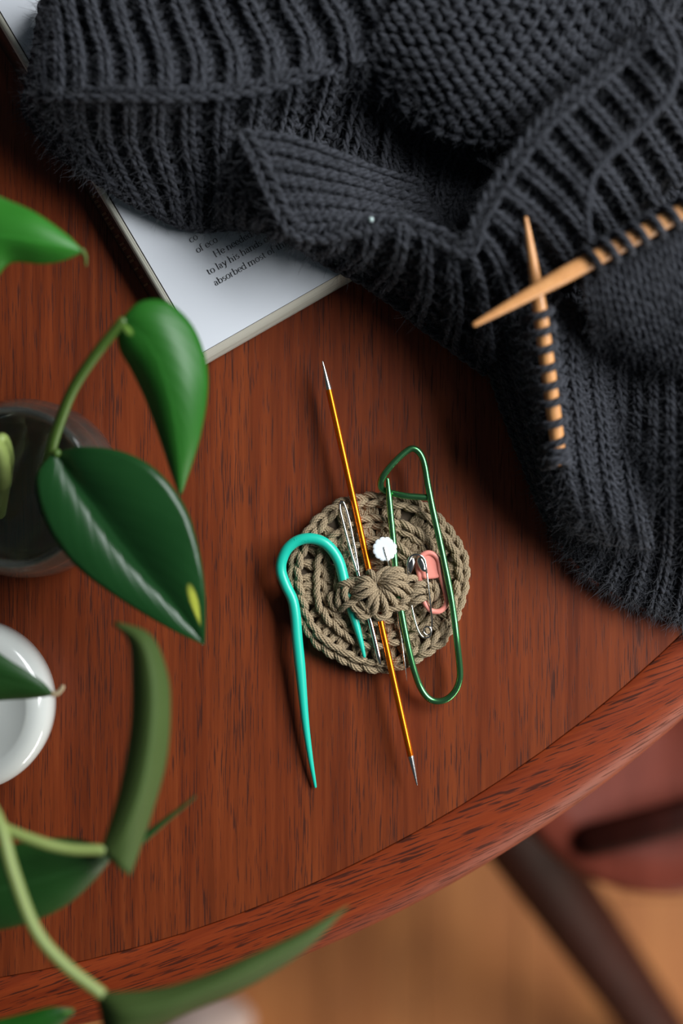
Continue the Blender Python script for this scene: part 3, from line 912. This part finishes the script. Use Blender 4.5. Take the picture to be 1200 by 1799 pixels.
# ------------------------------------------------------------------ crochet disc
DC = W(665, 1021, 0.004)
disc = empty('crochet_disc', (DC[0], DC[1], 0.0), 'round taupe crochet needle keeper with a raised centre strap', 'crochet pad')
RM = 0.0388
mb = MB()
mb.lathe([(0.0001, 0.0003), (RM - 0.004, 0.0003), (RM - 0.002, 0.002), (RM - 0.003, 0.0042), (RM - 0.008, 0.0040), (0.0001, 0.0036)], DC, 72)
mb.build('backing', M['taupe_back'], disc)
CH, CN, CT = [], [], []


def rec(C):
    CH.append(C + [0, 0, 0.001]); CN.append(np.tile([0, 0, 1.0], (len(C), 1))); CT.append(unit(np.gradient(C, axis=0)))


rings = [(0.0360, 36, 0.0056, 0.0022), (0.0262, 26, 0.0062, 0.0021), (0.0166, 17, 0.0060, 0.0020), (0.0078, 9, 0.0058, 0.0019)]
YR = 0.00158
for ri, (r, n, z, w) in enumerate(rings):
    mb = MB()
    a = np.linspace(0, 2 * pi, 240)
    wob = 1 + 0.012 * np.sin(3 * a + ri) + 0.010 * np.sin(7 * a + 2 * ri)
    P = np.stack([DC[0] + r * wob * np.cos(a), DC[1] + r * wob * np.sin(a), z + 0.0006 * np.sin(5 * a + ri * 2)], -1)
    nr = unit(np.stack([np.cos(a) * (0.45 if ri == 0 else -0.35), np.sin(a) * (0.45 if ri == 0 else -0.35), np.ones_like(a)], -1))
    chain(mb, P, n, w, YR, 0.0013, nr, plied=True)
    rec(P)
    if ri == 0:   # lower course wrapping the rim
        P2_ = P.copy(); P2_[:, 2] = 0.0024
        P2_[:, :2] = DC[:2] + (P[:, :2] - DC[:2]) * 1.02
        nr2 = unit(np.stack([np.cos(a), np.sin(a), 0.35 * np.ones_like(a)], -1))
        chain(mb, P2_, n, 0.0015, YR, 0.0008, nr2, plied=True)
    mb.build('chain_round', M['taupe'], disc)
    # posts towards the next round in
    rin = rings[ri + 1][0] if ri + 1 < len(rings) else 0.001
    mb = MB()
    for i in range(int(n * 1.35)):
        a0 = 2 * pi * (i + 0.5) / int(n * 1.35) + rng.normal(0, 0.04)
        for s in (-1, 1):
            da = s * 0.17 * 2 * pi / n
            zz = 0.0046 if s < 0 else 0.0042
            pts = []
            for q in np.linspace(0, 1, 6):
                rad = (rin + 0.0016) * (1 - q) + (r - 0.0012) * q
                aa = a0 + da * (1 - 2 * q) * 1.15 + s * 0.10 * 2 * pi / n
                pts.append([DC[0] + rad * math.cos(aa), DC[1] + rad * math.sin(aa), zz + 0.0009 * math.sin(q * pi) + 0.0005 * s * math.cos(q * pi)])
            plies(mb, np.array(pts), YR * rng.uniform(0.9, 1.1)); rec(np.array(pts))
    mb.build('stitch_round', M['taupe'], disc)

# strap: yarn strands read off the photograph (crop coordinates, 4.444 px per photo px, origin 560,860)
def cz(x, y): return 560 + x / 4.444, 860 + y / 4.444


strands = [
    [(455, 730, 13.5), (520, 660, 16.5), (600, 625, 16), (665, 640, 12.5)],
    [(465, 740, 13.5), (560, 690, 17), (640, 675, 16), (685, 700, 12.5)],
    [(450, 725, 13.5), (455, 675, 16), (520, 630, 14.5), (560, 615, 12)],
    [(450, 730, 13.5), (430, 680, 16), (405, 645, 14.5), (380, 650, 11.5)],
    [(450, 740, 13.5), (380, 700, 16.5), (320, 705, 15), (270, 740, 12)],
    [(450, 750, 13.5), (370, 745, 17), (300, 775, 15.5), (245, 800, 12)],
    [(450, 760, 13.5), (390, 800, 17), (320, 835, 16), (255, 850, 12)],
    [(450, 765, 13.5), (415, 840, 17), (385, 900, 15.5), (345, 930, 12)],
    [(460, 770, 13.5), (450, 860, 17), (435, 930, 15.5), (410, 975, 11.5)],
    [(470, 770, 13.5), (500, 850, 17), (520, 920, 15.5), (510, 985, 11.5)],
    [(475, 760, 13.5), (545, 820, 17), (585, 870, 15), (600, 920, 11.5)],
    [(480, 750, 13.5), (570, 770, 17), (640, 810, 15), (680, 850, 11.5)],
    [(480, 745, 13.5), (580, 730, 17), (650, 740, 15.5), (700, 780, 12)],
    [(140, 770, 9), (185, 735, 12.5), (240, 735, 13.5), (285, 775, 12)],
    [(230, 750, 12), (205, 790, 14), (205, 840, 13.5), (235, 880, 11)],
    [(170, 760, 10), (160, 820, 12), (150, 880, 11.5), (180, 940, 9)],
    [(160, 950, 9), (210, 905, 13), (270, 880, 14), (320, 850, 13)],
    [(250, 890, 12), (280, 930, 14), (335, 950, 13.5), (380, 930, 12)],
    [(290, 940, 11), (320, 985, 13), (375, 990, 12.5), (410, 960, 11)],
    [(300, 880, 12.5), (350, 905, 15), (395, 950, 13.5), (400, 1000, 10)],
    [(420, 960, 11), (470, 1000, 12.5), (530, 985, 12.5), (570, 930, 11)],
    [(640, 760, 12), (670, 715, 14), (730, 690, 13), (780, 715, 10)],
    [(660, 740, 11.5), (700, 780, 13.5), (740, 800, 13), (760, 790, 11)],
    [(720, 790, 12), (770, 745, 14), (840, 740, 12.5), (890, 770, 9)],
    [(700, 860, 11), (740, 810, 13.5), (800, 790, 13), (860, 800, 9.5)],
    [(690, 900, 9.5), (760, 870, 13), (820, 850, 12), (880, 850, 8.5)],
    [(610, 900, 10.5), (660, 870, 13), (700, 840, 12.5), (720, 800, 11)],
    [(870, 700, 8), (905, 740, 10.5), (920, 800, 10.5), (890, 870, 8)],
    [(830, 770, 9), (870, 810, 11), (860, 870, 10), (820, 900, 8)],
    [(110, 800, 8.5), (90, 850, 10), (110, 910, 9.5), (160, 950, 8.5)],
    [(330, 690, 12), (290, 720, 13.5), (235, 720, 12.5), (200, 700, 9)],
]
for yy in (700, 760, 820, 880, 930):
    e0 = 130 if 720 < yy < 900 else 200
    strands.append([(e0, yy, 8.5), (300, yy + 10, 11.8), (460, yy, 12.6), (640, yy - 8, 12), (860 if yy < 900 else 700, yy - 20 + 10, 8.5)])
mb = MB()
for s in strands:
    P = WM([(*cz(x, y), z - 0.6) for x, y, z in s])
    P = cr(P, 14); plies(mb, P, 0.00155 * rng.uniform(0.93, 1.07)); rec(P)
mb.build('centre_strap', M['taupe'], disc)
mb = MB(); hairs(mb, np.vstack(CH), np.vstack(CN), np.vstack(CT), 7000, 0.0008, 0.0026, 0.000024, 0.9)
tag(mb.build('yarn_fuzz', M['taupe_fuzz'], disc), kind='stuff')

# ------------------------------------------------------------------ tools on the disc
def sweep_thing(name, m, pts, r, label, cat, n=160, sides=18, rfun=None):
    P = cr(WM(pts), n)
    L = np.concatenate([[0], np.cumsum(np.linalg.norm(np.diff(P, axis=0), axis=1))])
    rr_ = np.full(n, r) if rfun is None else np.array([r * rfun(l, L[-1]) for l in L])
    mb = MB(); mb.capped(P, rr_, sides)
    return tag(mb.build(name, m), label, cat), P


tp = [(640, 1153, 9), (633, 1124, 9.3), (622, 1085, 9.7), (612, 1050, 10), (604, 1018, 10.3), (596, 988, 10.5), (584, 967, 10.8), (567, 952, 11), (545, 946, 11), (523, 950, 11),
      (505, 964, 11), (495, 985, 10.5), (494, 1005, 10), (502, 1028, 9.5), (514, 1054, 9), (519, 1082, 8.5), (522, 1120, 7.8), (528, 1180, 6.5), (536, 1265, 4.8), (545, 1330, 3.5), (554, 1382, 1.8)]
def taper(l, L):
    a = min(1, 0.30 + 0.7 * (l / 0.026) ** 0.9); b = min(1, 0.26 + 0.74 * ((L - l) / 0.055) ** 0.8)
    return min(a, b)
o_teal, _ = sweep_thing('cable_needle', M['teal'], tp, 0.00238, 'turquoise plastic hooked cable needle tucked under the crochet strap', 'needle', 220, 20, taper)
# raised word on the bend of the cable needle
CAPS = {'J': (0.42, [[(0.30, 0.7), (0.30, 0.15), (0.22, 0.02), (0.10, 0.02), (0.04, 0.12)]]), 'A': (0.56, [[(0.02, 0), (0.25, 0.7), (0.48, 0)], [(0.1, 0.24), (0.4, 0.24)]]),
        'P': (0.5, [[(0.08, 0), (0.08, 0.7), (0.3, 0.7), (0.4, 0.6), (0.4, 0.44), (0.3, 0.35), (0.08, 0.35)]]), 'N': (0.58, [[(0.08, 0), (0.08, 0.7), (0.46, 0.0), (0.46, 0.7)]])}
mb = MB(); x = -1.3; ca, sa = math.cos(math.radians(10)), math.sin(math.radians(10))
for ch in 'JAPAN':
    adv, st = CAPS[ch]
    for q in st:
        def tw(a, top, x=x):
            u_, v_ = (a[0] + x) * 10.5, (a[1] - 0.35) * 10.5
            pz = 0.011 + math.sqrt(0.00238 ** 2 - (v_ * 0.000246) ** 2) - 0.00004 + 0.00012 * top
            return W(529 + u_ * ca - v_ * sa, 948.5 - u_ * sa - v_ * ca, pz)
        strip(mb, q, tw, 0.09, 0.11)
    x += adv
mb.build('moulded_word', M['teal'], o_teal, smooth=False)

# orange double-pointed needle
na, nb = WM([(566.5, 634, 9.5)])[0], WM([(733, 1380, 8.6)])[0]
def along(t): return na * (1 - t) + nb * t
dpn = empty('double_pointed_needle', tuple(along(0.5)), 'orange metallic double pointed needle with silver tips across the crochet disc', 'needle')
mb = MB(); P = np.array([along(t) for t in np.linspace(0.068, 0.930, 30)])
mb.capped(P, 0.00142, 18); mb.build('shaft', M['orange'], dpn)
for t0, t1 in ((0.0685, 0.002), (0.9295, 0.998)):
    mb = MB(); P = np.array([along(t) for t in np.linspace(t0, t1, 12)])
    mb.capped(P, np.linspace(1.0, 0.16, 12) ** 0.8 * 0.00142, 16)
    o = mb.build('tip', M['tipmetal'], dpn); o['label'] = 'silver tapered tip'

# darning needle with long eye
dn = empty('darning_needle', tuple(W(640, 1040, 0.009)), 'blunt silver darning needle with long open eye under the strap', 'needle')
mb = MB()
left = [(627.5, 1004, 10.5), (620, 980, 10.8), (611, 948, 11), (603, 918, 11), (597.5, 895, 11), (597.5, 884, 11), (601, 881, 11), (605, 886, 11), (612, 908, 11), (619, 940, 11), (625, 972, 10.8), (630, 1004, 10.5)]
mb.capped(cr(WM(left), 80), 0.00055, 10); mb.build('eye', M['steel'], dn)
mb = MB(); P = cr(WM([(628.5, 1002, 10.4), (640, 1050, 9.8), (655, 1110, 9.8), (668, 1165, 9.4)]), 40)
mb.capped(P, 0.00105 * np.clip(np.linspace(2.4, 0, 40) * 3 + 0.55, 0.5, 1) * np.clip(0.65 + np.linspace(0, 4, 40), 0, 1), 14); mb.build('shaft', M['steel'], dn)

# flower pin
fp = empty('flower_head_pin', tuple(W(676, 965, 0.012)), 'straight pin with flat white scalloped flower head', 'pin')
c = W(676, 964.5, 0.0125)
prof_ = []
mb = MB(); na_ = 132
aa = np.linspace(0, 2 * pi, na_ + 1)
rad = (0.0049 + 0.00032 * np.abs(np.sin(6.5 * aa)) )
rad = 0.00475 + 0.00055 * np.sqrt(np.abs(np.sin(6 * aa)))
G = []
for f_, z in ((0.002, 0.0), (0.98, 0.0), (1.0, 0.00015), (1.0, 0.00055), (0.96, 0.0008), (0.80, 0.00085), (0.5, 0.0008), (0.002, 0.0008)):
    G.append(np.stack([c[0] + rad * f_ * np.cos(aa), c[1] + rad * f_ * np.sin(aa), np.full(na_ + 1, c[2] + z)], -1))
mb.grid(np.array(G)); mb.build('flower_head', M['white_pl'], fp)
mb = MB(); P = cr(WM([(675, 962, 13.35), (678, 974, 13.35), (681, 986, 13.0), (688, 1015, 11.5), (697, 1060, 10.6), (715, 1197, 9.2)]), 50)
mb.capped(P, 0.00042 * np.clip(np.linspace(6, 0.25, 50), 0.2, 1), 10); mb.build('pin_shaft', M['steel'], fp)

# green stitch holder
sh = empty('stitch_holder', tuple(W(750, 1040, 0.009)), 'metallic green wire stitch holder clipped through the crochet disc', 'stitch holder')
mb = MB()
gp = [(751, 874, 11.8), (735, 873, 11.8), (712, 871, 11.6), (692, 867, 10.5), (680, 864, 9.5), (671, 858, 10.5), (669, 849, 12), (673, 837, 13.5), (684, 822, 14), (700, 805, 14), (714, 793, 13.8),
      (724, 788, 13.6), (734, 792, 13.4), (742, 804, 13.2), (747, 822, 13.1), (752, 852, 13), (760, 893, 13), (770, 938, 13), (781, 990, 13), (791, 1040, 12.6), (798, 1085, 12), (803, 1127, 11.6),
      (808, 1175, 9), (807, 1196, 8), (799, 1215, 7), (785, 1228, 6.4), (768, 1232, 6.2), (752, 1226, 6.4), (738, 1206, 7), (727, 1175, 8.6), (717, 1135, 10), (708, 1090, 10.6), (701, 1050, 11),
      (695, 1000, 11.6), (690, 940, 12), (685, 890, 12.3), (681, 842, 12.6)]
P = cr(WM(gp), 420)
rr_ = np.full(420, 0.00142); rr_[-16:] = 0.00142 * np.linspace(1, 0.55, 16)
mb.capped(P, rr_, 18)
mb.build('bent_wire', M['green'], sh)

# pink locking stitch marker
mk = empty('stitch_marker', tuple(W(758, 1020, 0.01)), 'salmon pink plastic locking stitch marker beside the safety pin', 'stitch marker')
mb = MB(); P = cr(WM([(738, 1030, 9.6), (737, 1012, 11), (734, 997, 11.3), (737, 981, 11.5), (748, 972, 11.6), (760, 973, 11.6), (770, 983, 11.6), (773, 1000, 11.4), (776, 1018, 11), (783, 1043, 10.4), (785, 1056, 10.2),
                     (781, 1067, 10.2), (771, 1074, 10.4), (758, 1073, 10.6), (749, 1064, 10.8), (744, 1054, 10.8)]), 160)
mb.capped(P, 0.00115, 14); mb.build('clasp_loop', M['pink'], mk)
outl = [(736, 1014), (735, 996), (739, 983), (748, 975), (759, 976), (767, 984), (770, 998), (772, 1013), (752, 1017)]
cpt = np.mean(outl, 0)
outs = cr(np.array(outl + [outl[0]], float), 60)
mb = MB(); G = []
for f_, z in ((0.01, 10.6), (1.0, 10.6), (1.02, 11.2), (0.97, 11.8), (0.8, 11.7), (0.01, 11.7)):
    G.append([W(cpt[0] + (x - cpt[0]) * f_, cpt[1] + (y - cpt[1]) * f_, z * 1e-3) for x, y in outs])
mb.grid(np.array(G)); mb.build('lock_plate', M['pink'], mk)

# safety pin
sp = empty('safety_pin', tuple(W(738, 1045, 0.012)), 'small silver safety pin lying over the pink stitch marker', 'safety pin')
mb = MB()
co = [(751 + 6.5 * math.cos(t), 1108 + 7.5 * math.sin(t), 9.6 + 0.5 * t / pi) for t in np.linspace(0.2, 2 * pi + 0.1, 14)]
pts = [(749, 1000, 13.6), (752, 1025, 13.4), (756, 1060, 12.4), (759, 1090, 10.8)] + co[:] + [(755, 1118, 10.6), (745, 1120, 10.6), (737, 1112, 10.6), (730, 1094, 10.8), (724, 1068, 11), (719, 1040, 11.5), (716, 1005, 13.4)]
mb.capped(cr(WM(pts), 240), 0.00042, 10); mb.build('pin_wire', M['steel'], sp)
mb = MB()
hp = [(716, 1008, 13.4), (716.5, 992, 13.9), (720, 980, 14.2), (728, 974.5, 14.3), (738, 975.5, 14.3), (745.5, 983, 14.2), (748.5, 996, 13.9), (749.5, 1006, 13.6)]
mb.capped(cr(WM(hp), 60), 0.0005, 10)
for s, lob in ((1, [(716.5, 1004), (717, 990), (721, 981), (727, 980), (729, 988), (727, 998), (721, 1008)]), (-1, [(749, 1005), (748, 992), (743, 981), (737, 978), (733, 985), (736, 996), (742, 1003)])):
    cp = np.mean(lob, 0); lo = cr(np.array(lob + [lob[0]], float), 30); G = []
    for f_, z in ((0.02, 13.2), (1.0, 13.3), (1.03, 13.6), (0.95, 14.0), (0.5, 14.25), (0.02, 14.3)):
        G.append([W(cp[0] + (x - cp[0]) * f_, cp[1] + (y - cp[1]) * f_, z * 1e-3) for x, y in lo])
    mb.grid(np.array(G))
mb.build('clasp_cap', M['steel'], sp)

# ------------------------------------------------------------------ glass jar with cutting
JC = W(20, 856, 0.050)
JZ = 0.050; jr = 0.0325
mb = MB()
mb.lathe([(0.0001, 0.0004), (0.034, 0.0004), (0.0375, 0.0030), (0.0385, 0.010), (0.0375, 0.030), (0.0345, 0.044), (jr + 0.0003, JZ - 0.0015), (jr, JZ), (jr - 0.002, JZ + 0.0002), (jr - 0.0032, JZ - 0.002),
          (0.0320, 0.043), (0.0345, 0.030), (0.0352, 0.012), (0.033, 0.0070), (0.025, 0.0058), (0.0001, 0.0056)], JC, 96)
tag(mb.build('glass_jar', M['glass']), 'clear round glass jar of water holding the pothos, cut off at left edge', 'jar')
mb = MB()
mb.lathe([(0.0001, 0.0058), (0.0249, 0.0060), (0.0329, 0.0072), (0.0351, 0.0122), (0.0344, 0.030), (0.0332, 0.0365), (0.0325, 0.0362), (0.0001, 0.0360)], JC, 80)
tag(mb.build('jar_water', M['water']), 'clear water filling the glass jar', 'water')

# white ceramic vessel
BC = W(-57, 1238, 0.022)
mb = MB(); br = 152 * (H - 0.022) / 2500
mb.lathe([(0.0001, 0.0003), (br * 0.72, 0.0003), (br * 0.90, 0.006), (br * 0.99, 0.015), (br, 0.022), (br * 0.985, 0.0265), (br * 0.93, 0.0300), (br * 0.84, 0.0318), (br * 0.76, 0.0322), (br * 0.72, 0.0320),
          (br * 0.69, 0.0314), (br * 0.4, 0.0308), (0.0001, 0.0306)], BC, 96)
tag(mb.build('ceramic_dish', M['cer']), 'round glossy white ceramic dish cut off by left edge under leaf', 'dish')

# ------------------------------------------------------------------ pothos
plant = empty('pothos_cutting', (JC[0], JC[1], 0.007), 'trailing pothos with heart-shaped green leaves growing from the glass jar', 'plant')


def leaf(Lp, Mp, Rp, m, label=None, n=36, w=18, bulge=0.16):
    L_, M_, R_ = (cr(WM(p), n) for p in (Lp, Mp, Rp))
    L_, M_, R_ = (np.array(a) for a in (L_, M_, R_))
    s = np.linspace(-1, 1, w)
    G = np.zeros((n, w, 3))
    for i, q in enumerate(s):
        # piecewise blend, slightly convex halves with a creased midrib
        if q < 0: P = M_ * (1 + q) + L_ * (-q)
        else: P = M_ * (1 - q) + R_ * q
        G[:, i] = P
        wd = np.linalg.norm((L_ if q < 0 else R_) - M_, axis=1)
        G[:, i, 2] += bulge * wd * math.sin(abs(q) * pi) * 0.8
    mb = MB(); mb.grid(G)
    o = mb.build('leaf', m, plant)
    sd = o.modifiers.new('thickness', 'SOLIDIFY'); sd.thickness = 0.0005; sd.offset = -1
    if label: o['label'] = label
    return o


def stem(pts, r0, r1, m, name='stem', n=40):
    mb = MB(); P = cr(WM(pts), n)
    mb.capped(P, np.linspace(r0, r1, n), 12)
    return mb.build(name, m, plant)


leaf([(98, 792, 60), (66, 830, 63), (68, 880, 64.5), (92, 940, 65.5), (140, 1000, 65.5), (220, 1058, 65), (300, 1105, 63), (358, 1132, 60)],
     [(100, 800, 60), (130, 845, 61), (165, 893, 62), (205, 950, 62), (255, 1010, 62), (300, 1058, 62), (335, 1100, 61), (359, 1132, 60)],
     [(104, 793, 60), (150, 785, 66), (220, 795, 68), (280, 830, 68), (325, 890, 67), (348, 960, 66), (360, 1040, 64), (360, 1132, 60)],
     M['leaf_dark'], 'large glossy dark green leaf with a yellow fleck near its tip', bulge=0.13)
leaf([(208, 568, 78), (210, 610, 76), (232, 650, 74), (256, 700, 72), (280, 765, 70), (300, 825, 67), (316, 868, 64)],
     [(214, 562, 80), (245, 585, 82), (275, 630, 82), (295, 690, 80), (308, 750, 76), (315, 810, 71), (317, 868, 64)],
     [(222, 553, 80), (248, 530, 80), (295, 532, 78), (342, 580, 75), (364, 660, 73), (352, 760, 70), (318, 868, 64)],
     M['leaf_mid'], 'mid green leaf arching over the corner of the book')
leaf([(-140, 330, 76), (-60, 318, 78), (0, 345, 80), (60, 372, 82), (115, 410, 80), (146, 440, 78)],
     [(-150, 410, 80), (-60, 415, 84), (0, 415, 86), (60, 425, 85), (110, 432, 82), (147, 441, 78)],
     [(-140, 500, 72), (-60, 500, 72), (-10, 490, 74), (20, 462, 76), (75, 464, 76), (112, 458, 77), (148, 442, 78)],
     M['leaf_bright'], 'bright green leaf entering at the upper left')
stem([(144, 440, 78), (150, 450, 76), (151, 466, 74)], 0.0010, 0.0004, M['stem'], 'leaf_tip')
leaf([(200, 1095, 92), (228, 1128, 94), (233, 1200, 96), (230, 1280, 98), (215, 1370, 99), (196, 1440, 99), (178, 1492, 98)],
     [(201, 1094, 92), (250, 1130, 99), (268, 1200, 103), (266, 1290, 105), (250, 1380, 105), (225, 1450, 103), (196, 1512, 99)],
     [(202, 1093, 92), (262, 1115, 94), (292, 1180, 94), (298, 1250, 94), (290, 1340, 93), (262, 1440, 93), (228, 1538, 96)],
     M['leaf_pale'], 'long curled leaf showing its pale green underside')
stem([(250, 1475, 80), (290, 1442, 82), (318, 1420, 83), (342, 1400, 84)], 0.0016, 0.0005, M['leaf_deep'], 'leaf_tip')
leaf([(-150, 1040, 62), (-80, 1085, 64), (0, 1148, 66), (50, 1180, 65), (78, 1200, 63), (94, 1219, 60)],
     [(-150, 1170, 66), (-80, 1180, 66), (0, 1195, 66), (50, 1208, 65), (80, 1215, 63), (95, 1220, 60)],
     [(-150, 1260, 60), (-80, 1240, 60), (0, 1231, 60), (50, 1228, 60), (80, 1224, 60), (95, 1221, 60)],
     M['leaf_deep'], 'dark leaf with a dried tan tip over the white dish')
stem([(93, 1219, 60), (100, 1218, 60), (107, 1212, 60), (110, 1207, 60)], 0.0012, 0.0009, M['drytip'], 'dry_tip')
leaf([(192, 1505, 84), (165, 1482, 86), (110, 1472, 86), (50, 1480, 84), (-20, 1490, 82), (-120, 1510, 80)],
     [(192, 1507, 84), (150, 1520, 88), (90, 1540, 88), (30, 1555, 86), (-30, 1565, 84), (-130, 1575, 80)],
     [(192, 1510, 84), (165, 1545, 82), (115, 1590, 80), (50, 1620, 78), (-20, 1636, 76), (-120, 1650, 76)],
     M['leaf_deep'], 'deep green leaf behind the thick stems at lower left')
leaf([(168, 1742, 112), (205, 1742, 114), (280, 1735, 114), (360, 1712, 112), (440, 1678, 110), (530, 1636, 106), (612, 1590, 102)],
     [(170, 1752, 112), (215, 1778, 120), (290, 1765, 120), (370, 1735, 117), (450, 1696, 113), (535, 1645, 108), (612, 1591, 102)],
     [(172, 1764, 112), (192, 1830, 106), (260, 1812, 104), (330, 1780, 103), (430, 1737, 102), (535, 1672, 102), (613, 1592, 102)],
     M['leaf_pale'], 'narrow pale green leaf reaching right along the table edge')
leaf([(130, 1772, 90), (90, 1770, 92), (40, 1782, 92), (-40, 1800, 90)], [(130, 1775, 90), (80, 1790, 94), (30, 1805, 94), (-50, 1830, 90)],
     [(130, 1778, 90), (90, 1812, 90), (40, 1830, 90), (-40, 1860, 90)], M['leaf_mid'], 'leaf sliver at the bottom left corner')
stem([(84, 900, 22), (82, 840, 40), (90, 790, 52), (105, 740, 60), (130, 680, 68), (170, 620, 75), (215, 565, 80)], 0.0024, 0.0020, M['stem'])
stem([(80, 880, 24), (82, 840, 42), (88, 810, 54), (100, 796, 61)], 0.0022, 0.0018, M['stem'])
stem([(-70, 1300, 60), (-50, 1400, 90), (-10, 1445, 98), (60, 1476, 100), (120, 1491, 99), (182, 1493, 98)], 0.0022, 0.0020, M['stem_pale'])
stem([(-60, 1300, 70), (-30, 1390, 100), (0, 1450, 108), (22, 1530, 112), (60, 1630, 113), (110, 1692, 113), (178, 1746, 112)], 0.0024, 0.0022, M['stem_pale'])
stem([(0, 900, 20), (5, 830, 40), (-8, 780, 54), (-60, 760, 70), (-170, 900, 84), (-190, 1100, 80), (-130, 1230, 72), (-65, 1302, 66)], 0.0035, 0.0028, M['stem_pale'], 'vine')
stem([(12, 850, 22), (14, 800, 40), (4, 770, 52), (-10, 790, 54)], 0.0028, 0.0022, M['stem_pale'], 'cut_stem')
stem([(-150, 870, 80), (-190, 700, 80), (-190, 520, 80), (-145, 412, 80)], 0.002, 0.002, M['stem'])
stem([(-185, 1000, 84), (-175, 1100, 76), (-148, 1168, 66)], 0.002, 0.002, M['stem'])
stem([(-40, 1360, 78), (-70, 1450, 80), (-128, 1572, 80)], 0.002, 0.002, M['stem'])
stem([(-30, 1395, 100), (-70, 1600, 98), (-60, 1780, 92), (-48, 1826, 90)], 0.002, 0.002, M['stem'])
print('tris', sum(len(o.data.polygons) * 2 for o in D.objects if o.type == 'MESH'))
